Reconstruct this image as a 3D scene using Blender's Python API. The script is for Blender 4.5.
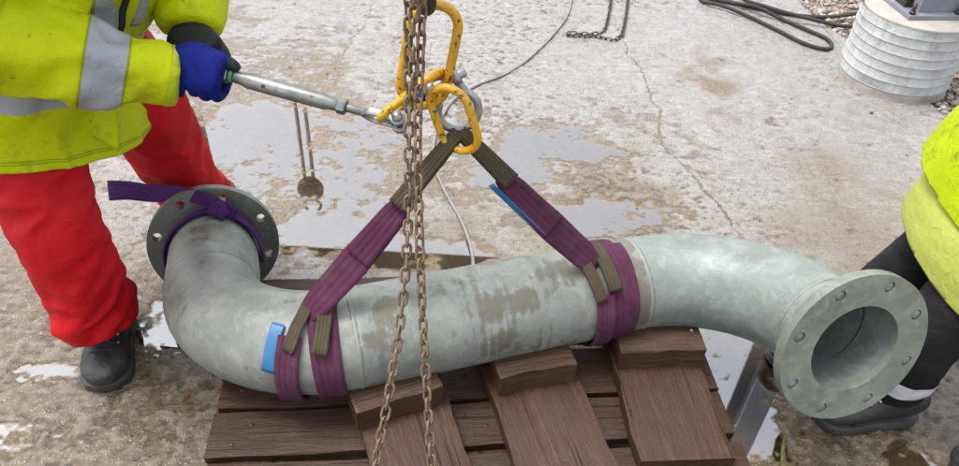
import bpy, bmesh, math, random
import numpy as np
from mathutils import Vector, Matrix, Quaternion
from mathutils.bvhtree import BVHTree

random.seed(7)
rng = np.random.RandomState(7)
scene = bpy.context.scene
for o in list(bpy.data.objects):
    bpy.data.objects.remove(o, do_unlink=True)

# ------------------------------------------------------------------ camera
CAM_H, PITCH, ROLL = 1.6, math.radians(40.0), math.radians(3.2)
fwd = Vector((0, math.cos(PITCH), -math.sin(PITCH)))
rgt0 = Vector((1, 0, 0))
up0 = rgt0.cross(fwd)
rgt = rgt0 * math.cos(ROLL) + up0 * math.sin(ROLL)
upv = rgt.cross(fwd)
cd = bpy.data.cameras.new('camera')
cam = bpy.data.objects.new('camera', cd)
scene.collection.objects.link(cam)
cd.sensor_fit = 'HORIZONTAL'
cd.sensor_width = 36.0
cd.lens = 753.0 / 959.0 * 36.0
cd.clip_start = 0.05
cd.clip_end = 2000
M3 = Matrix((rgt, upv, -fwd)).transposed()
cam.matrix_world = Matrix.Translation((0, 0, CAM_H)) @ M3.to_4x4()
scene.camera = cam

# ------------------------------------------------------------------ sky and sun (bright overcast)
SUN_EL, SUN_AZ = math.radians(70), math.radians(-80)     # azimuth measured from +Y towards +X
world = bpy.data.worlds.new('World')
scene.world = world
world.use_nodes = True
wn = world.node_tree
wn.nodes.clear()
sky = wn.nodes.new('ShaderNodeTexSky')
sky.sky_type = 'NISHITA'
sky.sun_disc = False
sky.sun_elevation = SUN_EL
sky.sun_rotation = SUN_AZ
sky.air_density = 1.0
sky.dust_density = 3.0
hs = wn.nodes.new('ShaderNodeHueSaturation')
hs.inputs['Saturation'].default_value = 0.28
bg = wn.nodes.new('ShaderNodeBackground')
bg.inputs['Strength'].default_value = 0.15
wo = wn.nodes.new('ShaderNodeOutputWorld')
wn.links.new(sky.outputs[0], hs.inputs['Color'])
wn.links.new(hs.outputs[0], bg.inputs['Color'])
wn.links.new(bg.outputs[0], wo.inputs[0])

sd = bpy.data.lights.new('sun', 'SUN')
sd.energy = 1.1
sd.angle = math.radians(20)
sd.color = (1.0, 0.97, 0.93)
sun = bpy.data.objects.new('sun', sd)
scene.collection.objects.link(sun)
sdir = Vector((math.sin(SUN_AZ) * math.cos(SUN_EL), math.cos(SUN_AZ) * math.cos(SUN_EL), math.sin(SUN_EL)))
sun.rotation_euler = sdir.to_track_quat('Z', 'Y').to_euler()
sun.location = sdir * 20

vs = scene.view_settings
vs.view_transform = 'Standard'
vs.look = 'None'
vs.gamma = 1.0
vs.use_curve_mapping = False
vs.exposure = 1.84

# ------------------------------------------------------------------ helpers
COL = scene.collection


def tag(o, label=None, cat=None, group=None, kind=None):
    if label: o['label'] = label
    if cat: o['category'] = cat
    if group: o['group'] = group
    if kind: o['kind'] = kind
    return o


def empty(name, loc=(0, 0, 0)):
    o = bpy.data.objects.new(name, None)
    o.empty_display_size = 0.05
    o.location = loc
    COL.objects.link(o)
    return o


def link(name, me, parent=None):
    o = bpy.data.objects.new(name, me)
    COL.objects.link(o)
    if parent is not None:
        o.parent = parent
        # keep world coordinates of the mesh although the root stands elsewhere
        loc = Vector((0, 0, 0))
        p = parent
        while p is not None:
            loc += p.location
            p = p.parent
        o.location = -loc
    return o


def mesh(name, V, F, mat=None, parent=None, smooth=True, attrs=None):
    me = bpy.data.meshes.new(name)
    V = np.asarray(V, float)
    if isinstance(F, np.ndarray) and F.ndim == 2:
        n, k = F.shape
        me.vertices.add(len(V))
        me.vertices.foreach_set('co', V.ravel())
        me.loops.add(n * k)
        me.loops.foreach_set('vertex_index', F.ravel().astype(np.int32))
        me.polygons.add(n)
        me.polygons.foreach_set('loop_start', np.arange(0, n * k, k, dtype=np.int32))
        me.update(calc_edges=True)
        me.validate()
    else:
        me.from_pydata([tuple(v) for v in V], [], [tuple(int(i) for i in f) for f in F])
        me.update()
    if smooth:
        me.polygons.foreach_set('use_smooth', np.ones(len(me.polygons), bool))
    if attrs:
        for k, a in attrs.items():
            at = me.attributes.new(k, 'FLOAT', 'POINT')
            at.data.foreach_set('value', np.asarray(a, np.float32))
    if mat: me.materials.append(mat)
    return link(name, me, parent)


def catmull(pts, n=10):
    P = np.asarray(pts, float)
    P = np.vstack([2 * P[0] - P[1], P, 2 * P[-1] - P[-2]])
    out = []
    for i in range(1, len(P) - 2):
        p0, p1, p2, p3 = P[i - 1:i + 3]
        for t in np.linspace(0, 1, n, endpoint=False):
            out.append(.5 * ((2 * p1) + (-p0 + p2) * t + (2 * p0 - 5 * p1 + 4 * p2 - p3) * t ** 2 + (-p0 + 3 * p1 - 3 * p2 + p3) * t ** 3))
    out.append(P[-2])
    return np.array(out)


def resample(P, step):
    P = np.asarray(P, float)
    L = np.r_[0, np.cumsum(np.linalg.norm(np.diff(P, axis=0), axis=1))]
    n = max(2, int(round(L[-1] / step)) + 1)
    s = np.linspace(0, L[-1], n)
    return np.stack([np.interp(s, L, P[:, k]) for k in range(3)], 1)


def unit(v):
    v = np.asarray(v, float)
    return v / (np.linalg.norm(v) + 1e-12)


def frames(P, up=(0, 0, 1), closed=False):
    P = np.asarray(P, float)
    if closed:
        T = np.roll(P, -1, 0) - np.roll(P, 1, 0)
    else:
        T = np.gradient(P, axis=0)
    T /= np.linalg.norm(T, axis=1)[:, None] + 1e-12
    a = np.cross(T[0], up)
    if np.linalg.norm(a) < 1e-3: a = np.cross(T[0], (0, 1, 0))
    a = unit(a)
    A = []
    for t in T:
        a = unit(a - t * np.dot(a, t))
        A.append(a)
    A = np.array(A)
    return T, A, np.cross(T, A)


def tube_geo(P, r, seg=16, cap=True, closed=False, up=(0, 0, 1), ry=None):
    P = np.asarray(P, float)
    n = len(P)
    r = np.broadcast_to(np.asarray(r, float), (n,))
    ry = r if ry is None else np.broadcast_to(np.asarray(ry, float), (n,))
    T, A, B = frames(P, up, closed)
    th = np.arange(seg) * 2 * np.pi / seg
    V = P[:, None] + r[:, None, None] * np.cos(th)[None, :, None] * A[:, None] + ry[:, None, None] * np.sin(th)[None, :, None] * B[:, None]
    V = V.reshape(-1, 3)
    F = []
    m = n if closed else n - 1
    for i in range(m):
        j = (i + 1) % n
        for k in range(seg):
            l = (k + 1) % seg
            F.append((i * seg + k, i * seg + l, j * seg + l, j * seg + k))
    if cap and not closed:
        F.append(tuple(range(seg))[::-1])
        F.append(tuple((n - 1) * seg + k for k in range(seg)))
    return V, F


def merge(geos):
    V, F, o = [], [], 0
    for v, f in geos:
        V.append(np.asarray(v, float))
        F += [tuple(i + o for i in q) for q in f]
        o += len(v)
    return np.vstack(V), F


def tube(name, P, r, mat, parent=None, **k):
    V, F = tube_geo(P, r, **k)
    return mesh(name, V, F, mat, parent)


def box_geo(c, ax, size):
    """box with centre c, axes ax (3 unit vectors) and full sizes"""
    c = np.asarray(c, float)
    ax = [np.asarray(a, float) for a in ax]
    V = [c + sum(s * sz / 2 * a for s, sz, a in zip(sg, size, ax)) for sg in
         [(-1, -1, -1), (1, -1, -1), (1, 1, -1), (-1, 1, -1), (-1, -1, 1), (1, -1, 1), (1, 1, 1), (-1, 1, 1)]]
    F = [(3, 2, 1, 0), (4, 5, 6, 7), (0, 1, 5, 4), (1, 2, 6, 5), (2, 3, 7, 6), (3, 0, 4, 7)]
    return np.array(V), F


def bevel(o, w, seg=2):
    bm = bmesh.new()
    bm.from_mesh(o.data)
    bmesh.ops.bevel(bm, geom=bm.edges[:], offset=w, segments=seg, affect='EDGES', profile=.6)
    bm.to_mesh(o.data)
    bm.free()
    return o


def ribbon_geo(P, Wd, w, t):
    """flat strap: path P, width direction Wd per point, width w, thickness t, rounded edges, slight edge ridge"""
    P = np.asarray(P, float)
    n = len(P)
    w = np.broadcast_to(np.asarray(w, float), (n,))
    Wd = np.asarray(Wd, float)
    if Wd.ndim == 1: Wd = np.repeat(Wd[None], n, 0)
    T = np.gradient(P, axis=0)
    T /= np.linalg.norm(T, axis=1)[:, None] + 1e-12
    Wd = Wd - T * (Wd * T).sum(1)[:, None]
    Wd /= np.linalg.norm(Wd, axis=1)[:, None] + 1e-12
    N = np.cross(T, Wd)
    prof = [(-.5, .0), (-.48, .38), (-.40, .5), (-.30, .38), (-.1, .5), (.1, .5), (.30, .38), (.40, .5), (.48, .38), (.5, 0),
            (.48, -.38), (.4, -.5), (.1, -.5), (-.1, -.5), (-.4, -.5), (-.48, -.38)]
    k = len(prof)
    V = np.concatenate([P + Wd * (a * w)[:, None] + N * (b * t) for a, b in prof]).reshape(k, n, 3).transpose(1, 0, 2).reshape(-1, 3)
    F = []
    for i in range(n - 1):
        for j in range(k):
            l = (j + 1) % k
            F.append((i * k + j, (i + 1) * k + j, (i + 1) * k + l, i * k + l))
    F.append(tuple(range(k)))
    F.append(tuple((n - 1) * k + j for j in range(k))[::-1])
    return V, F


# numpy value noise ------------------------------------------------
TAB = rng.rand(65536)


def _h(*ii):
    h = np.zeros_like(ii[0])
    for k, i in enumerate(ii):
        h = (h * 1619 + i * (31337 + 7919 * k)) & 0xffff
        h = (h ^ (h >> 5)) * 60493 & 0xffff
    return TAB[h]


def noise2(x, y):
    xi, yi = np.floor(x).astype(np.int64), np.floor(y).astype(np.int64)
    u, v = x - xi, y - yi
    u, v = u * u * u * (u * (u * 6 - 15) + 10), v * v * v * (v * (v * 6 - 15) + 10)
    a, b, c, d = _h(xi, yi), _h(xi + 1, yi), _h(xi, yi + 1), _h(xi + 1, yi + 1)
    return (a * (1 - u) + b * u) * (1 - v) + (c * (1 - u) + d * u) * v - .5


def noise3(P):
    x, y, z = P[:, 0], P[:, 1], P[:, 2]
    xi, yi, zi = [np.floor(q).astype(np.int64) for q in (x, y, z)]
    u, v, w = x - xi, y - yi, z - zi
    u, v, w = [q * q * (3 - 2 * q) for q in (u, v, w)]
    r = 0
    for dx in (0, 1):
        for dy in (0, 1):
            for dz in (0, 1):
                r = r + _h(xi + dx, yi + dy, zi + dz) * (u if dx else 1 - u) * (v if dy else 1 - v) * (w if dz else 1 - w)
    return r - .5


def fbm2(x, y, o=4):
    r, a = 0, 1.
    for k in range(o):
        r = r + a * noise2(x + 17.3 * k, y - 9.1 * k)
        x, y, a = x * 2.03, y * 2.03, a * .5
    return r


# ------------------------------------------------------------------ material builder
WET = .64


class NT:
    def __init__(self, name):
        self.m = bpy.data.materials.new(name)
        self.m.use_nodes = True
        self.t = self.m.node_tree
        self.t.nodes.clear()
        self.out = self.n('ShaderNodeOutputMaterial')

    def n(self, ty, **kw):
        nd = self.t.nodes.new(ty)
        for k, v in kw.items(): setattr(nd, k, v)
        return nd

    def l(self, a, b):
        self.t.links.new(a, b)

    def set(self, sock, v):
        if hasattr(v, 'node'):
            self.l(v, sock)
        elif isinstance(v, (tuple, list)) and len(v) == 3 and sock.type == 'RGBA':
            sock.default_value = (*v, 1)
        else:
            sock.default_value = v

    def coord(self, scale=(1, 1, 1), kind='Object', jitter=False):
        tc = self.n('ShaderNodeTexCoord')
        src = tc.outputs[kind]
        if jitter:
            oi = self.n('ShaderNodeObjectInfo')
            va = self.n('ShaderNodeVectorMath', operation='SCALE')
            cmb = self.n('ShaderNodeCombineXYZ')
            for s in cmb.inputs: self.l(oi.outputs['Random'], s)
            self.l(cmb.outputs[0], va.inputs[0])
            va.inputs['Scale'].default_value = 37.0
            ad = self.n('ShaderNodeVectorMath', operation='ADD')
            self.l(src, ad.inputs[0])
            self.l(va.outputs[0], ad.inputs[1])
            src = ad.outputs[0]
        mp = self.n('ShaderNodeMapping')
        mp.inputs['Scale'].default_value = scale
        self.l(src, mp.inputs['Vector'])
        return mp.outputs[0]

    def noise(self, vec, scale, detail=5, rough=.6, dist=0.0):
        nd = self.n('ShaderNodeTexNoise')
        self.l(vec, nd.inputs['Vector'])
        nd.inputs['Scale'].default_value = scale
        nd.inputs['Detail'].default_value = detail
        nd.inputs['Roughness'].default_value = rough
        nd.inputs['Distortion'].default_value = dist
        return nd.outputs['Fac']

    def voro(self, vec, scale, feature='F1', out='Distance', rand=1.0):
        nd = self.n('ShaderNodeTexVoronoi', feature=feature)
        self.l(vec, nd.inputs['Vector'])
        nd.inputs['Scale'].default_value = scale
        nd.inputs['Randomness'].default_value = rand
        return nd.outputs[out]

    def ramp(self, fac, stops, interp='LINEAR'):
        nd = self.n('ShaderNodeValToRGB')
        cr = nd.color_ramp
        cr.interpolation = interp
        while len(cr.elements) < len(stops): cr.elements.new(.5)
        for e, (p, c) in zip(cr.elements, stops):
            e.position = p
            e.color = (*c, 1) if len(c) == 3 else c
        self.l(fac, nd.inputs[0])
        return nd.outputs['Color']

    def rng(self, fac, a, b, c=0., d=1., smooth=False):
        nd = self.n('ShaderNodeMapRange')
        if smooth: nd.interpolation_type = 'SMOOTHSTEP'
        self.l(fac, nd.inputs[0])
        for i, v in enumerate((a, b, c, d)): nd.inputs[i + 1].default_value = v
        return nd.outputs[0]

    def math(self, op, a, b=0.):
        nd = self.n('ShaderNodeMath', operation=op)
        self.set(nd.inputs[0], a)
        self.set(nd.inputs[1], b)
        return nd.outputs[0]

    def mix(self, fac, a, b, mode='MIX'):
        nd = self.n('ShaderNodeMix', data_type='RGBA', blend_type=mode)
        self.set(nd.inputs['Factor'], fac)
        self.set([s for s in nd.inputs if s.name == 'A' and s.type == 'RGBA'][0], a)
        self.set([s for s in nd.inputs if s.name == 'B' and s.type == 'RGBA'][0], b)
        return [s for s in nd.outputs if s.type == 'RGBA'][0]

    def attr(self, name):
        nd = self.n('ShaderNodeAttribute')
        nd.attribute_name = name
        return nd.outputs['Fac']

    def bump(self, h, strength, dist, normal=None):
        nd = self.n('ShaderNodeBump')
        nd.inputs['Strength'].default_value = strength
        nd.inputs['Distance'].default_value = dist
        self.l(h, nd.inputs['Height'])
        if normal is not None: self.l(normal, nd.inputs['Normal'])
        return nd.outputs[0]

    def bsdf(self, color, rough, metal=0., normal=None, **kw):
        b = self.n('ShaderNodeBsdfPrincipled')
        # everything in the yard is rain-wet: soaked surfaces reflect about two thirds of their dry colour
        color = self.mix(1.0, color, (WET, WET, WET), 'MULTIPLY')
        self.set(b.inputs['Base Color'], color)
        self.set(b.inputs['Roughness'], rough)
        self.set(b.inputs['Metallic'], metal)
        for k, v in kw.items(): self.set(b.inputs[k.replace('_', ' ')], v)
        if normal is not None: self.l(normal, b.inputs['Normal'])
        self.l(b.outputs[0], self.out.inputs[0])
        return self.m


def simple(name, c1, c2, scale=20, rough=(.4, .65), metal=0., bscale=150, bstr=.25, bdist=.002, stretch=(1, 1, 1), spots=None, jitter=False, **kw):
    t = NT(name)
    v = t.coord(stretch, jitter=jitter)
    n1 = t.noise(v, scale, 6, .65)
    col = t.ramp(n1, [(.3, c1), (.7, c2)])
    if spots:
        sc, lo, hi, sco = spots
        n2 = t.noise(v, sc, 7, .7)
        col = t.mix(t.rng(n2, lo, hi), col, sco)
    r = t.rng(t.noise(v, scale * 2.3, 4), .3, .7, *rough)
    nb = t.noise(v, bscale, 5, .6)
    return t.bsdf(col, r, metal, t.bump(nb, bstr, bdist), **kw)


# ------------------------------------------------------------------ GROUND
ZW = -0.0055                       # water level in the hollows
# hollow: centre x, y, radii, turn, depth
BROAD = [(-.45, 2.25, 1.0, .62, .05, .0030), (-1.0, 3.05, .8, .5, .1, .0034), (.35, 2.35, .75, .45, .1, .0030), (.85, 1.25, .42, .42, 0, .0040), (-.80, 1.30, .30, .32, 0, .0026), (-1.1, 1.15, .4, .3, 0, .0012)]
HOLLOWS = [(-.70, 2.20, .42, .50, .15, .0050), (-.95, 2.48, .34, .2, .25, .0042), (-.42, 1.85, .22, .13, .1, .0045), (-.16, 1.79, .20, .085, .1, .0065),
           (.40, 2.04, .34, .11, .12, .006), (.10, 2.28, .16, .14, .4, .0045), 
           (-.84, 1.45, .12, .16, -.2, .0050), (-1.14, 1.235, .11, .045, .1, .0065), (.70, 1.37, .16, .22, -.15, .0060), (.72, 1.12, .10, .08, .2, .0030),
           (1.12, 1.10, .07, .08, .3, .0075), (.30, 2.50, .24, .14, .3, .0055), (1.21, 2.73, .06, .04, 0, .005), (-1.16, 1.03, .2, .06, .2, .0045),
           (.45, 2.42, .13, .07, .1, .005)]
EDGE = [(1.60, 6.5), (1.66, 4.3), (1.72, 3.75), (1.86, 3.2), (1.99, 2.83), (1.93, 2.62), (2.02, 2.3), (2.2, 1.5), (2.4, .4), (2.5, -2)]   # slab edge on the right


def edge_x(y):
    E_ = np.array(EDGE)[::-1]
    return np.interp(y, E_[:, 1], E_[:, 0]) + .03 * noise2(y * 9, y * 0 + 3) + .02 * noise2(y * 31, y * 0 + 8)


CRACKS = [([(.62, 3.75), (.66, 3.3), (.73, 2.75), (.70, 2.55), (.80, 2.25), (.88, 1.99), (.93, 1.8)], .0045, .0055),
          ([(-.62, 4.2), (-.60, 3.6), (-.66, 3.1), (-.64, 2.8)], .006, .0025),
          ([(1.66, 4.2), (1.70, 3.75), (1.73, 3.5)], .006, .006), ([(.36, 2.5), (.7, 2.42), (1.0, 2.5)], .003, .0025)]


def ground_height(x, y):
    h = .0022 * fbm2(x * 1.6 + 3, y * 1.6, 3) + .0038 * fbm2(x * 7, y * 7 + 5, 3) + .0042 * fbm2(x * 22, y * 30 + 2, 3) + .0040 * fbm2(x * 62, y * 75, 2) * np.clip(.55 + 1.5 * fbm2(x * 1.4 + 8, y * 1.4, 3), .12, 1)
    # dragged ridges in the old screed
    yy = y + .06 * noise2(x * 3, y * 3) + .25 * x
    h += .0032 * np.maximum(0, noise2(x * 5 + 40, yy * 34)) * np.clip(noise2(x * 1.3 + 9, y * 1.3) * 3 + .8, 0, 1)
    h += .0045 * np.maximum(0, noise2(x * 66 + 31, y * 66) - .08) + .0030 * np.maximum(0, noise2(x * 38 + 11, y * 44) - .1)      # aggregate standing proud
    h += .0002
    for cx, cy, rx, ry, a, d in HOLLOWS:
        dx, dy = x - cx, y - cy
        u = (dx * math.cos(a) + dy * math.sin(a)) / rx
        v = (-dx * math.sin(a) + dy * math.cos(a)) / ry
        w = .35 * noise2(x * 9, y * 9 + 7)
        q = np.sqrt(u * u + v * v) + w
        h -= d * 1.15 / (1 + np.exp((q - .9) * 9))
    for cx, cy, rx, ry, a, d in BROAD:
        q = np.sqrt(((x - cx) / rx) ** 2 + ((y - cy) / ry) ** 2) + .3 * noise2(x * 4, y * 4 + 2)
        h -= d * 1.15 / (1 + np.exp((q - .85) * 6))
    for pts, wd, dp in CRACKS:
        P = np.array(pts)
        jx = .03 * noise2(y * 14, x * 2) + .012 * noise2(y * 60, x * 3)
        ex = np.interp(y, P[::-1, 1], P[::-1, 0]) if P[0, 1] > P[-1, 1] and abs(P[0, 1] - P[-1, 1]) > .3 else None
        if ex is not None:
            inside = (y < P[0, 1]) & (y > P[-1, 1])
            h -= inside * dp * np.exp(-((x - ex + jx) / wd) ** 2)
        else:
            ey = np.interp(x, P[:, 0], P[:, 1])
            inside = (x > P[0, 0]) & (x < P[-1, 0])
            h -= inside * dp * np.exp(-((y - ey + jx) / wd) ** 2)
    return h


def build_ground():
    X0, X1, Y0, Y1, ST = -2.7, 2.9, .55, 4.45, .006
    xs = np.arange(X0, X1 + 1e-6, ST)
    ys = np.arange(Y0, Y1 + 1e-6, ST)
    GX, GY = np.meshgrid(xs, ys)
    H = ground_height(GX, GY)
    calm = np.clip(.55 + 1.5 * fbm2(GX * 1.4 + 8, GY * 1.4, 3), .35, 1)      # smooth trowelled areas and rough ones
    mrg = np.minimum.reduce([GX - X0, xs[-1] - GX, GY - Y0, ys[-1] - GY])
    H *= np.clip(mrg / .2, 0, 1)
    off = np.clip((GX - edge_x(GY)) / .05, 0, 1)           # beyond the slab: lower earth
    H = H - off * (.028 + .012 * fbm2(GX * 9, GY * 9)) * np.clip(mrg / .1, 0, 1)
    ny, nx = GX.shape
    V = np.stack([GX, GY, H], 2).reshape(-1, 3)
    I = np.arange(ny * nx).reshape(ny, nx)
    F = np.stack([I[:-1, :-1], I[:-1, 1:], I[1:, 1:], I[1:, :-1]], 2).reshape(-1, 4)
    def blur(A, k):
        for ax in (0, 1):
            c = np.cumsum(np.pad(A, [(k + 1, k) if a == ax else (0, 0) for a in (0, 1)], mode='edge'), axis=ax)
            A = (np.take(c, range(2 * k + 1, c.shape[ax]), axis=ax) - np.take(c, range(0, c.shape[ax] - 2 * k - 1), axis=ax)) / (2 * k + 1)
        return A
    cav = np.clip((H - blur(blur(H, 3), 3)) / .0019, -1, 1) * calm      # shade of pits and cracks put into the colour, along with dirt
    # moisture: low lying concrete is soaked, patchy elsewhere
    wet = np.clip(1 - (H - ZW) / .0065, 0, 1)
    mud = np.clip(1.72 - (GY - .30 * np.abs(GX + .1)) * .66 + .75 * fbm2(GX * 2.2, GY * 2.2 + 4, 4), 0, 1) * .9
    mud = np.maximum(mud, np.clip(1 - np.sqrt(((GX - 1.02) / .2) ** 2 + ((GY - 3.0) / .36) ** 2) + .8 * fbm2(GX * 8, GY * 8, 3), 0, 1))
    for cx, cy, r_, am in ((-.95, 2.33, .25, .9), (-.35, 1.9, .3, .7), (.45, 2.05, .35, .9), (.8, 1.3, .4, .9), (-.8, 1.3, .5, .8)):
        mud = np.maximum(mud, am * np.clip(1.25 - np.hypot(GX - cx, GY - cy) / r_ + .9 * fbm2(GX * 5, GY * 5, 4), 0, 1))
    earth = off
    # water sheets from the same grid, grouped by hollow
    dip = (H < ZW) & (off <= 0)
    near = np.full(GX.shape, 99.)
    own = np.zeros(GX.shape, int)
    for k, (cx, cy, rx, ry, a, d) in enumerate(HOLLOWS):
        u, v = (GX - cx) / rx, (GY - cy) / ry
        q = np.sqrt(u * u + v * v)
        m = q < near
        near[m] = q[m]
        own[m] = k
    cell = dip[:-1, :-1] | dip[1:, :-1] | dip[:-1, 1:] | dip[1:, 1:]
    # outer ground reaching far away, in the same object, as strips round the fine patch
    B = 900.
    xe, ye = float(xs[-1]), float(ys[-1])
    base = len(V)
    ex = [(-B, -B), (B, -B), (B, B), (-B, B), (X0, Y0), (xe, Y0), (xe, ye), (X0, ye)]
    V = np.vstack([V, [(a, b, 0) for a, b in ex]])
    F2 = np.array([(0, 1, 5, 4), (1, 2, 6, 5), (2, 3, 7, 6), (3, 0, 4, 7)]) + base
    F = np.vstack([F, F2])
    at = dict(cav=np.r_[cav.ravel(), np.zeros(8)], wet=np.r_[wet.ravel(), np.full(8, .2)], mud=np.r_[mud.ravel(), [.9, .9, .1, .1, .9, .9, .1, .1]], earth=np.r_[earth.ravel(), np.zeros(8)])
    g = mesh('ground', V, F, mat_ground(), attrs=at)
    tag(g, 'wet weathered concrete yard slab with shallow puddles and a crack', kind='structure')
    wm = mat_water()
    for k in range(len(HOLLOWS)):
        c = cell & (own[:-1, :-1] == k)
        jj, ii = np.nonzero(c)
        if len(jj) < 40: continue
        q = np.stack([I[jj, ii], I[jj, ii + 1], I[jj + 1, ii + 1], I[jj + 1, ii]], 1)
        uq, inv = np.unique(q, return_inverse=True)
        W = V[uq].copy()
        W[:, 2] = ZW
        dpt = np.clip((ZW - V[uq][:, 2]) / .0040, -.2, 1)
        o = mesh('puddle', W, inv.reshape(-1, 4), wm, attrs=dict(depth=dpt))
        tag(o, kind='structure')


def mat_ground():
    t = NT('wet_concrete')
    v = t.coord()
    wet, mud, earth = t.attr('wet'), t.attr('mud'), t.attr('earth')
    n1 = t.noise(v, 3.1, 6, .62)
    n2 = t.noise(v, 17, 6, .68)
    n3 = t.noise(v, 140, 4, .7)
    dry = t.ramp(n2, [(.25, (.225, .212, .198)), (.5, (.315, .302, .288)), (.75, (.395, .383, .370))])
    pink = t.mix(t.rng(n1, .45, .7), dry, (.285, .258, .228))
    brown = t.ramp(n2, [(.25, (.115, .080, .042)), (.55, (.185, .138, .080)), (.8, (.27, .215, .14))])
    m1 = t.rng(t.math('ADD', mud, t.math('MULTIPLY', t.math('SUBTRACT', n2, .5), .9)), .25, .85, smooth=True)
    c = t.mix(m1, pink, brown)
    # sand grains and aggregate showing
    vo = t.voro(v, 150, out='Color')
    vd = t.voro(v, 150)
    sep = t.n('ShaderNodeSeparateColor')
    t.l(vo, sep.inputs[0])
    pick = t.math('MULTIPLY', t.rng(sep.outputs[0], .80, .9), t.rng(vd, .55, .3))
    c = t.mix(t.math('MULTIPLY', pick, t.rng(m1, 0, 1, .25, 1.)), c, (.56, .48, .34))
    dark = t.math('MULTIPLY', t.rng(sep.outputs[1], .82, .92), t.rng(vd, .5, .3))
    c = t.mix(t.math('MULTIPLY', dark, .75), c, (.09, .068, .045))
    c = t.mix(t.rng(n3, .42, .28, 0, .6), c, (.115, .095, .07))
    vs_ = t.coord((2.2, 9, 1))
    stk = t.noise(vs_, 6, 7, .7, .5)
    c = t.mix(t.rng(stk, .50, .72, 0, .55), c, (.145, .125, .10))
    c = t.mix(t.rng(stk, .46, .28, 0, .30), c, (.46, .44, .42))
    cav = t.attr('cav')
    c = t.mix(t.rng(t.math('ADD', cav, t.math('MULTIPLY', t.math('SUBTRACT', n3, .5), 1.6)), -.1, -.95, 0, .62), c, (.085, .066, .045))  # crevice shade and pit dirt painted as darker colour
    c = t.mix(t.rng(t.math('ADD', cav, t.math('MULTIPLY', t.math('SUBTRACT', n3, .5), 1.6)), .25, 1.1, 0, .22), c, (.46, .435, .41))  # rises painted lighter, as the counterpart of the pit shade
    n4 = t.noise(v, 420, 3, .7)
    c = t.mix(t.rng(n4, .44, .30, 0, .5), c, (.10, .08, .058))
    c = t.mix(t.rng(n4, .60, .74, 0, .35), c, (.50, .46, .41))
    # soaked concrete is darker and browner
    wetm = t.math('MULTIPLY', wet, t.rng(n1, .2, .6, .75, 1.))
    damp = t.math('MULTIPLY', t.rng(wetm, .35, .8, smooth=True), .9)
    c = t.mix(damp, c, (.60, .51, .39), 'MULTIPLY')
    silt = t.ramp(n2, [(.3, (.20, .15, .088)), (.7, (.27, .21, .13))])
    c = t.mix(t.rng(wet, .90, 1.0, 0, .85), c, silt)
    soil = t.ramp(n3, [(.3, (.09, .065, .045)), (.7, (.25, .19, .14))])
    c = t.mix(earth, c, soil)
    r = t.rng(t.math('ADD', t.math('MULTIPLY', wet, .9), t.math('MULTIPLY', t.math('SUBTRACT', n1, .5), 1.3)), .05, .95, .36, .06)
    r = t.math('ADD', r, t.math('MULTIPLY', earth, .4))
    hb = t.math('ADD', t.math('MULTIPLY', n3, .6), t.math('MULTIPLY', t.math('MULTIPLY', pick, -1), -.5))
    nb = t.bump(t.math('ADD', hb, t.math('MULTIPLY', stk, 1.1)), 1.0, .007)
    return t.bsdf(c, r, 0, nb, IOR=1.5)


def mat_water():
    t = NT('puddle_water')
    v = t.coord()
    nb = t.bump(t.noise(v, 9, 2), .02, .002)
    tr = t.n('ShaderNodeBsdfTransparent')
    tr.inputs[0].default_value = (.95, .90, .80, 1)
    gl = t.n('ShaderNodeBsdfGlossy')
    gl.inputs['Roughness'].default_value = .02
    gl.inputs[0].default_value = (1, 1, 1, 1)
    t.l(nb, gl.inputs['Normal'])
    fr = t.n('ShaderNodeFresnel')
    fr.inputs[0].default_value = 2.9
    mx = t.n('ShaderNodeMixShader')
    dm = t.rng(t.math('ADD', t.attr('depth'), t.math('MULTIPLY', t.math('SUBTRACT', t.noise(v, 160, 4, .7), .5), .55)), -.05, .62, .05, 1., True)
    t.l(t.math('MULTIPLY', fr.outputs[0], dm), mx.inputs[0])
    t.l(tr.outputs[0], mx.inputs[1])
    t.l(gl.outputs[0], mx.inputs[2])
    t.l(mx.outputs[0], t.out.inputs[0])
    return t.m


build_ground()

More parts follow.
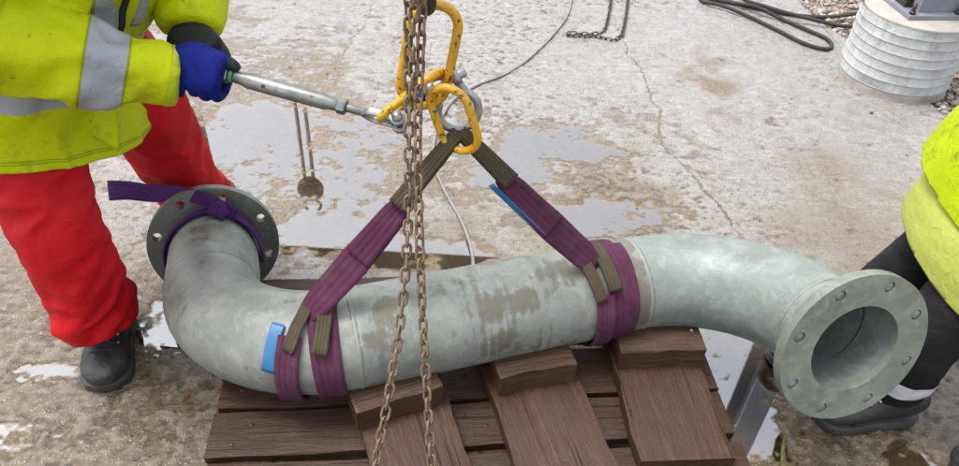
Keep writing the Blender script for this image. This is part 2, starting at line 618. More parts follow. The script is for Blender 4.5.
# loose gravel beyond the slab edge: too many to count
def build_gravel():
    base = []
    for k in range(6):
        bm = bmesh.new()
        bmesh.ops.create_icosphere(bm, subdivisions=1, radius=1)
        rr = np.random.RandomState(k)
        V = np.array([v.co[:] for v in bm.verts])
        V *= (1 + .45 * (rr.rand(len(V), 1) - .5))
        V *= np.array([1, .8, .6])
        base.append((V, np.array([[v.index for v in f.verts] for f in bm.faces])))
        bm.free()
    rr = np.random.RandomState(5)
    VV, FF, o, att = [], [], 0, []
    n = 0
    while n < 4200:
        y = rr.uniform(1.9, 4.5)
        ex = float(edge_x(np.array([y]))[0])
        x = ex + rr.exponential(.35) + .0
        if x > 3.1: continue
        if math.hypot(x - 1.845, y - 3.175) < .25: continue
        s = .006 + .014 * rr.rand() ** 2.5
        b, f = base[rr.randint(6)]
        a, c = rr.rand(2) * 6.28
        Rz = np.array([[math.cos(a), -math.sin(a), 0], [math.sin(a), math.cos(a), 0], [0, 0, 1]])
        Rx = np.array([[1, 0, 0], [0, math.cos(c * .1), -math.sin(c * .1)], [0, math.sin(c * .1), math.cos(c * .1)]])
        V = (b * s) @ (Rz @ Rx).T
        zb = -.028 if x > ex + .04 else -.006
        V += (x, y, zb + s * .35)
        VV.append(V)
        FF.append(f + o)
        att.append(np.full(len(V), rr.rand()))
        o += len(V)
        n += 1
    t = NT('gravel_stone')
    v = t.coord()
    c = t.ramp(t.attr('pick'), [(0, (.20, .16, .12)), (.35, (.36, .31, .26)), (.7, (.30, .21, .16)), (.9, (.5, .47, .43)), (1, (.65, .62, .58))])
    c = t.mix(t.rng(t.noise(v, 90, 5), .4, .65, 0, .6), c, (.16, .12, .09))
    m = t.bsdf(c, .55, 0, t.bump(t.noise(v, 250, 4), .4, .002))
    g = mesh('gravel', np.vstack(VV), np.vstack(FF), m, smooth=False, attrs=dict(pick=np.concatenate(att)))
    tag(g, 'loose wet gravel beside the concrete slab', 'gravel', kind='stuff')
    # a few weeds
    VV, FF, o = [], [], 0
    for k in range(260):
        y = rr.choice([2.58, 2.66, 2.5, 2.8]) + rr.normal(0, .06)
        x = 2.06 + rr.normal(0, .07)
        h = rr.uniform(.02, .06)
        a = rr.rand() * 6.28
        w = .0025
        d = np.array([math.cos(a), math.sin(a), 0])
        s = np.array([-d[1], d[0], 0])
        p = np.array([x, y, -.03])
        V = [p - s * w, p + s * w, p + d * h * .3 + s * w * .8 + (0, 0, h * .7), p + d * h * .3 - s * w * .8 + (0, 0, h * .7), p + d * h * .8 + (0, 0, h)]
        VV.append(np.array(V))
        FF += [(o, o + 1, o + 2, o + 3), (o + 3, o + 2, o + 4)]
        o += 5
    g = mesh('grass', np.vstack(VV), FF, simple('weed_green', (.05, .10, .02), (.11, .17, .04), 30, (.5, .6)))
    tag(g, 'green weeds growing in the gravel edge', 'grass', kind='stuff')


build_gravel()


def build_pebbles():
    rr = np.random.RandomState(11)
    bm = bmesh.new(); bmesh.ops.create_icosphere(bm, subdivisions=1, radius=1)
    b = np.array([v.co[:] for v in bm.verts]); f = np.array([[v.index for v in q.verts] for q in bm.faces]); bm.free()
    VV, FF, o, att = [], [], 0, []
    for k in range(420):
        x, y = rr.uniform(-2.3, 1.8), rr.uniform(.9, 4.2)
        s_ = .0016 + .0045 * rr.rand() ** 4
        if rr.rand() < .04: s_ *= 1.8
        z = float(ground_height(np.array([x]), np.array([y]))[0])
        a = rr.rand() * 6.28
        Rz = np.array([[math.cos(a), -math.sin(a), 0], [math.sin(a), math.cos(a), 0], [0, 0, 1]])
        V = (b * (1 + .5 * (rr.rand(len(b), 1) - .5)) * (1, .75, .6) * s_) @ Rz.T + (x, y, z + s_ * .3)
        VV.append(V); FF.append(f + o); o += len(V); att.append(np.full(len(V), rr.rand()))
    t = NT('small_stone')
    c = t.ramp(t.attr('pick'), [(0, (.03, .026, .022)), (.5, (.10, .08, .06)), (.8, (.3, .26, .2)), (1, (.42, .4, .36))])
    m = t.bsdf(c, .5)
    tag(mesh('pebbles', np.vstack(VV), np.vstack(FF), m, smooth=False, attrs=dict(pick=np.concatenate(att))), 'small loose stones scattered over the concrete', 'pebbles', kind='stuff')


build_pebbles()

# ------------------------------------------------------------------ materials for the things
def mat_galv(name, stains=True, tint=(1, 1, 1)):
    """galvanised steel with zinc spangle, chalky wash and wet brown stains that run down"""
    t = NT(name)
    v = t.coord()
    n1 = t.noise(v, 7, 6, .65)
    n2 = t.noise(v, 38, 5, .65)
    vc = t.voro(v, 95, out='Color')
    sep = t.n('ShaderNodeSeparateColor')
    t.l(vc, sep.inputs[0])
    a, b, c_ = [(x * tint[0], y * tint[1], z * tint[2]) for x, y, z in ((.148, .162, .138), (.215, .230, .196), (.285, .296, .258))]
    c = t.ramp(n1, [(.28, a), (.5, b), (.72, c_)])
    c = t.mix(t.math('MULTIPLY', t.rng(sep.outputs[0], .2, .9), .22), c, (.21, .245, .26))
    c = t.mix(t.rng(n2, .58, .72, 0, .4), c, (.37, .385, .355))
    mo = t.noise(v, 21, 8, .72, .8)
    c = t.mix(t.rng(mo, .52, .58, 0, .26), c, tuple(x * y for x, y in zip((.40, .42, .385), tint)))
    c = t.mix(t.rng(mo, .45, .38, 0, .28), c, tuple(x * y for x, y in zip((.125, .142, .12), tint)))
    # small scuffs
    c = t.mix(t.rng(t.noise(v, 60, 4, .75), .66, .72, 0, .55), c, (.11, .12, .11))
    r = t.rng(n2, .3, .7, .38, .60)
    if stains:
        s, th = t.attr('s'), t.attr('th')
        cb = t.n('ShaderNodeCombineXYZ')
        t.l(t.math('MULTIPLY', s, 8.5), cb.inputs[0])
        t.l(t.math('MULTIPLY', th, 1.15), cb.inputs[1])
        blot = t.noise(cb.outputs[0], 1.0, 7, .6)
        cb2 = t.n('ShaderNodeCombineXYZ')
        t.l(t.math('MULTIPLY', s, 70.), cb2.inputs[0])
        t.l(t.math('MULTIPLY', th, .38), cb2.inputs[1])
        drip = t.noise(cb2.outputs[0], 1.0, 2, .45)
        zone = t.attr('stain')
        thr = t.math('ADD', blot, t.math('ADD', t.math('MULTIPLY', drip, .36), t.math('MULTIPLY', zone, .42)))
        mk = t.rng(thr, .81, .865)
        rim = t.math('MULTIPLY', t.rng(thr, .785, .82), t.rng(thr, .865, .82))
        c = t.mix(t.math('MULTIPLY', mk, .80), c, (.135, .120, .080))
        c = t.mix(t.math('MULTIPLY', rim, .35), c, (.075, .065, .045))
        r = t.math('ADD', r, t.math('MULTIPLY', mk, -.14))
    nb = t.bump(t.noise(v, 120, 5, .7), .22, .002)
    nb = t.bump(n2, .15, .004, nb)
    return t.bsdf(c, r, .08, nb, Specular_IOR_Level=.4)


MG = mat_galv('galvanised_pipe')
MG_EL = mat_galv('galvanised_elbow', False, (.92, 1.0, 1.05))
MG_FL = mat_galv('galvanised_flange', False, (.80, .84, .78))
MG_FD = mat_galv('galvanised_dark_flange', False, (.66, .69, .64))
MG_IN = mat_galv('galvanised_bore', False, (.72, .80, .86))
M_STEEL = simple('worn_steel', (.20, .205, .195), (.36, .365, .35), 25, (.3, .5), .75, 200, .2, spots=(40, .58, .68, (.16, .13, .10)))
M_SHACK = simple('zinc_shackle', (.30, .31, .32), (.45, .46, .47), 30, (.3, .45), .7, 200, .15)
M_DARK = simple('dark_forged_steel', (.035, .032, .03), (.085, .075, .065), 30, (.4, .6), .5, 150, .3)
M_RUST = simple('rusty_chain_steel', (.14, .085, .05), (.30, .21, .14), 60, (.5, .75), .45, 300, .4, spots=(120, .52, .66, (.10, .05, .028)), jitter=True)
M_BLKCH = simple('dark_chain_steel', (.05, .045, .04), (.11, .095, .08), 60, (.45, .65), .4, 300, .3, jitter=True)
M_YEL = simple('chipped_yellow_paint', (.66, .33, .004), (.74, .40, .008), 25, (.3, .5), 0, 180, .25, spots=(80, .565, .60, (.05, .038, .03)), jitter=True)
M_BLUE = simple('blue_pin_paint', (.02, .03, .13), (.04, .06, .22), 40, (.35, .5))
M_GREEN = simple('green_thread_tape', (.03, .22, .10), (.06, .33, .18), 40, (.4, .6))
M_RED_TAG = simple('red_tag', (.55, .03, .03), (.65, .05, .04), 30, (.4, .5))


def mat_web(name, ca, cb_, dirt, sat=1.0):
    t = NT(name)
    v = t.coord()
    n1 = t.noise(v, 14, 6, .65)
    c = t.ramp(n1, [(.3, ca), (.7, cb_)])
    s, w = t.attr('s'), t.attr('w')
    # woven ribs: across the strap and along it
    rib = t.n('ShaderNodeTexWave', wave_type='BANDS', bands_direction='X')
    cb = t.n('ShaderNodeCombineXYZ')
    t.l(t.math('ADD', t.math('MULTIPLY', s, 1.), t.math('MULTIPLY', t.math('ABSOLUTE', w), .012)), cb.inputs[0])
    t.l(cb.outputs[0], rib.inputs['Vector'])
    rib.inputs['Scale'].default_value = 120
    rib.inputs['Distortion'].default_value = .3
    line = t.n('ShaderNodeTexWave', wave_type='BANDS', bands_direction='X')
    cb2 = t.n('ShaderNodeCombineXYZ')
    t.l(w, cb2.inputs[0])
    t.l(cb2.outputs[0], line.inputs['Vector'])
    line.inputs['Scale'].default_value = 1.4
    c = t.mix(t.rng(t.math('MULTIPLY', line.outputs['Fac'], rib.outputs['Fac']), .0, 1., .5, 0), c, (ca[0] * .45, ca[1] * .45, ca[2] * .45))
    c = t.mix(t.rng(t.noise(v, 30, 6, .7), .5, .72, 0, .6), c, dirt)
    h = t.math('ADD', t.math('MULTIPLY', rib.outputs['Fac'], .6), t.math('MULTIPLY', line.outputs['Fac'], .5))
    nb = t.bump(h, .9, .003)
    return t.bsdf(c, .8, 0, nb, Specular_IOR_Level=.15)


M_PURP = mat_web('purple_webbing', (.125, .030, .078), (.205, .060, .13), (.15, .085, .085))
M_VIOL = mat_web('violet_webbing', (.085, .022, .15), (.145, .040, .24), (.07, .035, .085))
M_SLEEVE = mat_web('brown_sling_sleeve', (.10, .08, .05), (.19, .155, .10), (.06, .045, .03))
M_BTAG = simple('blue_label', (.010, .12, .28), (.02, .18, .38), 9, (.35, .5))


def mat_wood(name, dark, light, wetr=(.35, .6)):
    t = NT(name)
    v = t.coord((1.2, 12, 12), jitter=True)
    vj = t.coord((1, 1, 1), jitter=True)
    g = t.noise(v, 6, 8, .68, .6)
    c = t.ramp(g, [(.28, dark), (.5, tuple((a + b) / 2 for a, b in zip(dark, light))), (.72, light)])
    vk = t.coord((1.6, 9, 9), jitter=True)
    kn = t.voro(vk, 1.6)
    c = t.mix(t.rng(kn, .16, .04, 0, .75), c, (.045, .025, .014))
    rings = t.n('ShaderNodeTexWave', wave_type='RINGS', rings_direction='Z')
    t.l(t.coord((.35, 5, 5), jitter=True), rings.inputs['Vector'])
    rings.inputs['Scale'].default_value = 2.3
    rings.inputs['Distortion'].default_value = 9
    rings.inputs['Detail'].default_value = 4
    c = t.mix(t.rng(rings.outputs['Fac'], .2, .9, 0, .30), c, (dark[0] * .6, dark[1] * .6, dark[2] * .6))
    oi = t.n('ShaderNodeObjectInfo')
    c = t.mix(t.rng(oi.outputs['Random'], 0, 1, 0, .75), c, (dark[0] * .75, dark[1] * .95, dark[2] * 1.05))
    n = t.noise(vj, 6, 6, .65)
    c = t.mix(t.rng(n, .55, .75, 0, .35), c, (.12, .085, .062))
    r = t.rng(n, .35, .65, *wetr)
    spl = t.noise(t.coord((.8, 55, 55), jitter=True), 2.2, 4, .55, .3)
    c = t.mix(t.rng(spl, .36, .30, 0, .8), c, (.018, .011, .007))
    c = t.mix(t.rng(t.noise(vj, 2.6, 5, .6), .5, .72, 0, .5), c, (dark[0] * .55, dark[1] * .55, dark[2] * .55))
    nb = t.bump(t.math('ADD', t.math('ADD', g, t.rng(spl, .30, .38)), t.math('MULTIPLY', t.noise(vj, 120, 4), .3)), .7, .005)
    return t.bsdf(c, r, 0, nb, Specular_IOR_Level=.3)


M_PLANK = mat_wood('wet_plank_wood', (.052, .019, .009), (.135, .060, .031))
M_PALLET = mat_wood('wet_pallet_wood', (.040, .014, .007), (.105, .045, .023))
M_BLOCK = mat_wood('wet_block_wood', (.046, .020, .010), (.125, .062, .031))

# ------------------------------------------------------------------ PIPE (lies on the planks, one flange on the ground, the other in the air)
PIPE_D, FL_D, BORE = .234, .352, .209
PC = np.array([.055, 1.264, .303])
YAW = .333
dv = np.array([math.cos(YAW), math.sin(YAW), .003]); dv = unit(dv)
sv = unit(np.cross(dv, [0, 0, 1]))
uv = np.cross(sv, dv)
HALF, RB = .348, .308


def pipe_end(sg, phi, a, L, n=28):
    D0 = dv * sg
    nn = (sv * math.cos(phi) + uv * math.sin(phi)) * sg
    p0 = PC + D0 * HALF
    cen = p0 + nn * RB
    th = np.linspace(0, a, n)[:, None]
    P = cen - nn * RB * np.cos(th) + D0 * RB * np.sin(th)
    T = D0 * math.cos(a) + nn * math.sin(a)
    return P, T, P[-1] + T * L


PR, TR, ER = pipe_end(1, .286, 1.628, .105)
PL, TL, EL = pipe_end(-1, .213, 1.585, .275)


def pipe_piece(name, P, mat, parent, inner=True, seg=56, stain=0., blots=(), r=PIPE_D / 2, up=(0, 0, 1)):
    P = np.asarray(P, float)
    T, A, B = frames(P, up)
    th = np.linspace(np.pi, 3 * np.pi, seg + 1)
    s = np.r_[0, np.cumsum(np.linalg.norm(np.diff(P, axis=0), axis=1))]
    n = len(P)
    Vs, S, TH, ST, F = [], [], [], [], []
    for rad in ((r, BORE / 2) if inner else (r,)):
        # start the seam at the underside so that the stain field runs continuously over the top
        V = P[:, None] + rad * (np.cos(th)[None, :, None] * A[:, None] + np.sin(th)[None, :, None] * B[:, None])
        Vs.append(V.reshape(-1, 3))
        S.append(np.repeat(s, seg + 1))
        TH.append(np.tile(th, n))
        SS, TT = np.repeat(s, seg + 1), np.tile(th, n)
        zn = np.full(n * (seg + 1), float(stain))
        for (bs_, bt_, ws_, wt_, am_) in blots:
            zn += am_ * np.exp(-((SS - bs_) / ws_) ** 2 - ((TT - bt_) / wt_) ** 2)
        ST.append(zn)
    k = seg + 1
    for i in range(n - 1):
        for j in range(seg):
            F.append((i * k + j, (i + 1) * k + j, (i + 1) * k + j + 1, i * k + j + 1))
            if inner:
                o = n * k
                F.append((o + i * k + j, o + i * k + j + 1, o + (i + 1) * k + j + 1, o + (i + 1) * k + j))
    return mesh(name, np.vstack(Vs), F, mat, parent, attrs=dict(s=np.concatenate(S), th=np.concatenate(TH), stain=np.concatenate(ST)))


def flange_geo(c, t, R, Ri, thick, nh=8, rh=.0125, bc=None, phase=0.):
    """ring with real bolt holes"""
    t = unit(t)
    a = unit(np.cross(t, [0, 0, 1.]))
    b = np.cross(t, a)
    bc = bc or (R + PIPE_D / 2) / 2 + .004
    V, F = [], []
    NS = 8                      # points per sector arc

    def add(x, y, z):
        V.append(np.asarray(c) + a * x + b * y + t * z)
        return len(V) - 1
    cache = {}

    def vid(key, x, y, z):
        if key not in cache: cache[key] = add(x, y, z)
        return cache[key]
    for k in range(nh):
        a0 = phase + 2 * np.pi * (k - .5) / nh
        a1 = phase + 2 * np.pi * (k + .5) / nh
        am = phase + 2 * np.pi * k / nh
        bnd = []
        for i in range(NS): bnd.append((R, a0 + (a1 - a0) * i / NS, ('o', (k * NS + i) % (nh * NS))))
        for i in range(3):
            rr = R + (Ri - R) * i / 3
            bnd.append((rr, a1, ('o', ((k + 1) * NS) % (nh * NS)) if i == 0 else ('e', (k + 1) % nh, i)))
        for i in range(NS): bnd.append((Ri, a1 + (a0 - a1) * i / NS, ('i', (k * NS + NS - i) % (nh * NS))))
        for i in range(3):
            rr = Ri + (R - Ri) * i / 3
            bnd.append((rr, a0, ('i', (k * NS) % (nh * NS)) if i == 0 else ('e', k % nh, 3 - i)))
        hc = np.array([bc * math.cos(am), bc * math.sin(am)])
        m = len(bnd)
        for z, zi in ((0., 0), (thick, 1)):
            ob, hb = [], []
            for (rr, an, key) in bnd:
                x, y = rr * math.cos(an), rr * math.sin(an)
                ob.append(vid((key, zi), x, y, z))
                dd = unit(np.array([x, y]) - hc)
                hb.append(vid(('h', k, len(hb), zi), hc[0] + rh * dd[0], hc[1] + rh * dd[1], z))
            for i in range(m):
                j = (i + 1) % m
                q = (ob[i], ob[j], hb[j], hb[i])
                F.append(q if zi else q[::-1])
        for i in range(m):
            j = (i + 1) % m
            F.append((cache[('h', k, i, 0)], cache[('h', k, j, 0)], cache[('h', k, j, 1)], cache[('h', k, i, 1)]))
    N = nh * NS
    for i in range(N):
        j = (i + 1) % N
        F.append((cache[(('o', i), 0)], cache[(('o', j), 0)], cache[(('o', j), 1)], cache[(('o', i), 1)]))
        F.append((cache[(('i', j), 0)], cache[(('i', i), 0)], cache[(('i', i), 1)], cache[(('i', j), 1)]))
    return np.array(V), F


def ring_geo(c, t, R, r, n=72, seg=8, squash=.6):
    t = unit(t)
    a = unit(np.cross(t, [0, 0, 1.]))
    b = np.cross(t, a)
    V, F = [], []
    rs = np.random.RandomState(3)
    for i in range(n):
        th = 2 * np.pi * i / n
        e = a * math.cos(th) + b * math.sin(th)
        q = 1 + .15 * rs.randn()
        for k in range(seg):
            ph = 2 * np.pi * k / seg
            V.append(np.asarray(c) + e * (R + r * squash * q * math.cos(ph)) + t * (r * math.sin(ph) + .0008 * rs.randn()))
    for i in range(n):
        for k in range(seg):
            F.append((i * seg + k, ((i + 1) % n) * seg + k, ((i + 1) % n) * seg + (k + 1) % seg, i * seg + (k + 1) % seg))
    return np.array(V), F


def smooth_by_angle(o, ang=35):
    bm = bmesh.new()
    bm.from_mesh(o.data)
    bmesh.ops.recalc_face_normals(bm, faces=bm.faces[:])
    for e in bm.edges:
        e.smooth = not (len(e.link_faces) == 2 and e.calc_face_angle(0) > math.radians(ang))
    bm.to_mesh(o.data)
    bm.free()


pipe = empty('steel_pipe', (PC[0], PC[1], .186))
tag(pipe, 'galvanised Z-shaped steel pipe with two elbows and end flanges slung over a pallet', 'pipe')
run = PC + np.linspace(-HALF, HALF, 40)[:, None] * dv
pipe_piece('pipe_run', run, MG, pipe, stain=.10, blots=[(.355, 5.25, .10, .40, .32), (.33, 5.95, .07, .35, .22), (.06, 5.4, .035, .55, .34), (.19, 5.0, .03, .3, .2), (.50, 5.1, .05, .3, .2), (.672, 5.5, .022, 1.5, .38), (.57, 6.0, .02, 1.0, .3)])
pipe_piece('elbow', PR, MG_EL, pipe)
pipe_piece('elbow', PL, MG, pipe, stain=-.06)
FT = .024
pipe_piece('pipe_stub', PR[-1] + np.linspace(0, 1, 6)[:, None] * (ER - TR * .004 - PR[-1]), MG_EL, pipe)
pipe_piece('pipe_stub', PL[-1] + np.linspace(0, 1, 14)[:, None] * (EL - TL * .004 - PL[-1]), MG, pipe, stain=.10, blots=[(.10, 4.9, .06, .5, .25), (.2, 5.6, .05, .6, .2)])
for c_, t_, ph in ((ER - TR * FT, TR, .42), (EL - TL * FT, TL, .34)):
    V, F = flange_geo(c_, t_, FL_D / 2, BORE / 2 - .001, FT, phase=ph)
    o = mesh('flange', V, F, MG_FL if ph > .4 else MG_FD, pipe)
    smooth_by_angle(o)
    if ph > .4:                       # bolt ends sit in the holes of the flange in the air
        a_ = unit(np.cross(t_, [0, 0, 1.])); b_ = np.cross(t_, a_)
        bc_ = (FL_D / 2 + PIPE_D / 2) / 2 + .004
        for k in range(8):
            an = ph + 2 * np.pi * k / 8
            q_ = c_ + (a_ * math.cos(an) + b_ * math.sin(an)) * bc_
            tube('bolt_end', [q_ + t_ * .004, q_ + t_ * (FT - .004), q_ + t_ * (FT - .0015)], [.0119, .0119, .0095], MG_IN, o, seg=14)
    V, F = ring_geo(c_, t_, PIPE_D / 2, .007)
    mesh('weld_seam', V, F, MG_FL, o)
for c_, t_ in ((PC + dv * HALF, dv), (PC - dv * HALF, dv), (PR[-1], TR), (PL[-1], TL)):
    V, F = ring_geo(c_, t_, PIPE_D / 2, .0055, squash=.28)
    mesh('weld_seam', V, F, MG, pipe)

# ------------------------------------------------------------------ PALLET, planks and chocks
PYAW = .119
pe1 = np.array([math.cos(PYAW), math.sin(PYAW), 0])
pe2 = np.array([-math.sin(PYAW), math.cos(PYAW), 0])
PO = np.array([-.588, 1.048, 0])        # front left corner of the board whose edge shows below the pipe
PZ = .145


def rough_box(L, Wd, T, seed, nx=14, jit=.0018, bev=.0018):
    """timber: local X is the length; edges a little wavy and worn"""
    bm = bmesh.new()
    bmesh.ops.create_cube(bm, size=1)
    bmesh.ops.scale(bm, vec=(L, Wd, T), verts=bm.verts)
    long_e = [e for e in bm.edges if abs(e.verts[0].co.x - e.verts[1].co.x) > L * .5]
    bmesh.ops.subdivide_edges(bm, edges=long_e, cuts=nx, use_grid_fill=True)
    ed = [e for e in bm.edges if len(e.link_faces) == 2 and e.calc_face_angle(0) > 1]
    bmesh.ops.bevel(bm, geom=ed, offset=bev, segments=2, affect='EDGES', profile=.6)
    rs = np.random.RandomState(seed)
    ph = rs.rand(6) * 9
    for v in bm.verts:
        x = v.co.x
        v.co.y += jit * (math.sin(x * 23 + ph[0]) + math.sin(x * 61 + ph[1]) * .6) + (rs.rand() - .5) * jit * .5
        v.co.z += jit * .7 * (math.sin(x * 13 + ph[2]) + (rs.rand() - .5) * .6) * (1 if v.co.z > 0 else .3)
        if abs(x) > L * .47: v.co.x += (rs.rand() - .5) * jit * 2
    me = bpy.data.meshes.new('timber')
    bm.to_mesh(me)
    bm.free()
    return me


def timber(name, c, xd, size, mat, parent, seed, tilt=None, **k):
    me = rough_box(*size, seed, **k)
    me.materials.append(mat)
    o = bpy.data.objects.new(name, me)
    COL.objects.link(o)
    x = Vector(unit(xd))
    z = Vector((0, 0, 1)) if tilt is None else Vector(tilt).normalized()
    y = z.cross(x).normalized()
    z = x.cross(y)
    o.matrix_world = Matrix.Translation(Vector(np.asarray(c, float))) @ Matrix((x, y, z)).transposed().to_4x4()
    if parent is not None:
        loc = parent.location
        o.location = o.location - loc
        o.parent = parent
    for p in me.polygons: p.use_smooth = False
    return o


pallet = empty('pallet', tuple(PO + pe1 * .6 + pe2 * .04))
tag(pallet, 'dark wet wooden pallet lying on the concrete under the pipe', 'pallet')
L_ = 1.2


def pal(u, v, z): return PO + pe1 * u + pe2 * v + np.array([0, 0, z])


rows = [(-.125, .118), (.0725, .142), (.235, .1), (.375, .125), (-.245, .1), (-.335, .06)]
for i, (vc, wd) in enumerate(rows):
    cen = {0: -.07, 1: .0725, 2: .225, 3: .368, 4: -.2, 5: -.315}[i]
    timber('board', pal(.6 + .006 * math.sin(i * 2.1), cen, PZ - .011), pe1 + pe2 * .006 * math.sin(i * 3), (L_, wd, .022), M_PALLET, pallet, 10 + i)
for ib, cen in enumerate((-.07, .0725, .225, .368)):
    for u in (.05, .095, .58, .625, 1.105, 1.15):
        q_ = pal(u + .006 * math.sin(ib * 5 + u * 40), cen + .028 * math.sin(u * 90 + ib), PZ - .001)
        tube('nail', [q_, q_ + np.array([0, 0, .0022])], [.005, .0045], M_DARK, pallet, seg=8)
for i, u in enumerate((.075, .6, 1.125)):
    timber('stringer', pal(u, .04, PZ - .033), pe2, (.8, .14, .022), M_PALLET, pallet, 20 + i)
    for j, v_ in enumerate((-.29, .04, .37)):
        timber('block', pal(u, v_, .062), pe1, (.14, .12, .076), M_PALLET, pallet, 30 + i * 3 + j, nx=3)
for i, v_ in enumerate((-.29, .04, .37)):
    timber('runner', pal(.6, v_, .012), pe1, (L_, .1, .022), M_PALLET, pallet, 45 + i)

PLT = .04
PT = PZ + PLT
plank_specs = [
    ('reddish brown plank below the hanging chain, left of three on the pallet', (-.272, 1.10), (-.205, .905), .205, .75),
    ('brown plank in the middle of three laid across the pallet', (.02, 1.19), (.105, .925), .215, .75),
    ('broad dark brown plank with a square front end, right of three on the pallet', (.338, 1.275), (.377, .945), .213, None)]
chock_specs = [
    ('short two-tone timber chock under the pipe beside the hanging chain', (-.236, .985), (-.066, 1.07), .20),
    ('short wooden chock on the middle plank against the pipe', (.064, 1.10), (.246, 1.155), .185),
    ('short wooden chock with nail heads on the right plank against the pipe', (.35, 1.20), (.562, 1.222), .205)]
for i, (lab, fa, ne, wd, ynear) in enumerate(plank_specs):
    fa, ne = np.array(fa), np.array(ne)
    d = unit(ne - fa)
    side = np.array([-d[1], d[0]])              # to the right seen from the camera
    if side[0] < 0: side = -side
    start = fa - d * .22
    end = ne if ynear is None else ne + d * ((ne[1] - ynear) / -d[1])
    mid = (start + end) / 2 + side * wd / 2
    Lp = np.linalg.norm(end - start)
    o = timber('plank', (mid[0], mid[1], PZ + PLT / 2 + .0015), (d[0], d[1], 0), (Lp, wd, PLT - .002), M_PLANK, None, 60 + i, jit=.0022, bev=.0018)
    tag(o, lab, 'plank', 'planks laid across the pallet')
for i, (lab, a, b, wd) in enumerate(chock_specs):
    a, b = np.array(a), np.array(b)
    d = unit(b - a)
    back = np.array([-d[1], d[0]])
    dep = .082
    mid = (a + b) / 2 + back * dep / 2
    o = timber('wood_chock', (mid[0], mid[1], PT + .033), (d[0], d[1], 0), (wd, dep, .064), M_BLOCK, None, 70 + i, nx=6, jit=.0028, bev=.0022)
    tag(o, lab, 'chock', 'timber chocks holding the pipe')
    if i == 2:
        ro = o
        for (x_, y_) in ((-.085, .02), (.085, .022)):
            V, F = tube_geo([(x_, y_, .030), (x_, y_, .0352)], [.005, .0045], 10)
            n_ = mesh('nail', V, F, M_SHACK)
            n_.parent = ro

# ------------------------------------------------------------------ LIFTING GEAR
def attach_ribbon(name, P, Wd, w, t, mat, parent=None):
    V, F = ribbon_geo(P, Wd, w, t)
    k = 16
    n = len(P)
    s = np.r_[0, np.cumsum(np.linalg.norm(np.diff(np.asarray(P), axis=0), axis=1))]
    wat = [-.5, -.48, -.40, -.30, -.1, .1, .30, .40, .48, .5, .48, .4, .1, -.1, -.4, -.48]
    return mesh(name, V, F, mat, parent, attrs=dict(s=np.repeat(s, k), w=np.tile(wat, n)))


# arc-length path over the whole pipe so that straps can be wound anywhere on it
FULL = np.vstack([EL[None], PL[::-1], run[1:-1], PR, ER[None]])
FULL = resample(FULL, .004)
FT_, FA_, FB_ = frames(FULL)
FS = np.r_[0, np.cumsum(np.linalg.norm(np.diff(FULL, axis=0), axis=1))]
S_MID = FS[np.argmin(np.linalg.norm(FULL - PC, axis=1))]


def on_pipe(s, ang, lift=.004):
    """point at signed distance s from the middle along the axis; ang: 90 = top, 0 = towards the camera"""
    q = s + S_MID
    c0 = np.array([np.interp(q, FS, FULL[:, k]) for k in range(3)])
    t = unit([np.interp(q, FS, FT_[:, k]) for k in range(3)])
    sd_ = unit(np.cross(t, [0, 0, 1]))
    u_ = np.cross(sd_, t)
    a = math.radians(ang)
    return c0 + (PIPE_D / 2 + lift) * (sd_ * math.cos(a) + u_ * math.sin(a)), t


def wrap(s0, s1, a0, a1, lift=.004, n=48):
    P, W_ = [], []
    for k in range(n + 1):
        f = k / n
        p, t = on_pipe(s0 + (s1 - s0) * f, a0 + (a1 - a0) * f, lift)
        P.append(p)
        W_.append(t)
    return np.array(P), np.array(W_)


APEX = np.array([-.050, 1.262, .800])


def sling(root_label, s_choke, side):
    ch, t = on_pipe(s_choke, 78, .012)
    root = empty('lifting_sling', tuple(ch))
    tag(root, root_label, 'sling', 'slings choked round the pipe')
    d = unit(ch - APEX)
    Ltot = np.linalg.norm(ch - APEX)
    # strap from the shackle down to the choke
    wdir = unit(np.cross(d, [0, -.75, .65]))
    wdir2 = unit(np.cross(d, [side * .35, -.7, .6]))
    sl = .36 if side < 0 else .30
    P = np.array([APEX + d * Ltot * f + np.array([0, 0, -.012 * math.sin(math.pi * f)]) for f in np.linspace(sl - .02, 1.03, 40)])
    Wd = np.array([unit(wdir * (1 - f) + wdir2 * f) for f in np.linspace(0, 1, 40)])
    wv = np.interp(np.linspace(0, 1, 40), [0, .12, .5, .85, 1], [.038, .056, .070, .066, .042])
    attach_ribbon('webbing', P, Wd, wv, .0075, M_PURP, root)
    n_ = np.cross(d, wdir)
    if n_[1] > 0: n_ = -n_
    # second ply sewn on, ending part way
    f1 = np.linspace(sl, .66, 24)
    P2 = np.array([APEX + d * Ltot * f + n_ * .0068 + np.array([0, 0, -.012 * math.sin(math.pi * f)]) for f in f1])
    attach_ribbon('webbing_ply', P2, wdir, np.interp(f1, [sl, sl + .1, .66], [.036, .053, .062]), .006, M_PURP, root)
    # brown protective sleeve on the upper eye, going over the shackle bow and back
    loop = []
    for f in np.linspace(sl + .03, .07, 16): loop.append(APEX + d * Ltot * f + n_ * .011)
    for a in np.linspace(0, math.pi, 9)[1:-1]:
        loop.append(APEX + d * Ltot * .07 + n_ * .011 * math.cos(a) - d * .028 * math.sin(a))
    for f in np.linspace(.07, sl + .03, 16): loop.append(APEX + d * Ltot * f - n_ * .011)
    nl = len(loop)
    attach_ribbon('eye_sleeve', np.array(loop), wdir, np.interp(np.linspace(0, 1, nl), [0, .3, .5, .7, 1], [.040, .034, .028, .034, .040]), .011, M_SLEEVE, root)
    return root, d


sl_l, d_l = sling('purple lifting sling with brown eye sleeves choked round the left elbow of the pipe', -.425, -1)
sl_r, d_r = sling('purple lifting sling with a blue edge choked round the right part of the straight pipe', .215, 1)

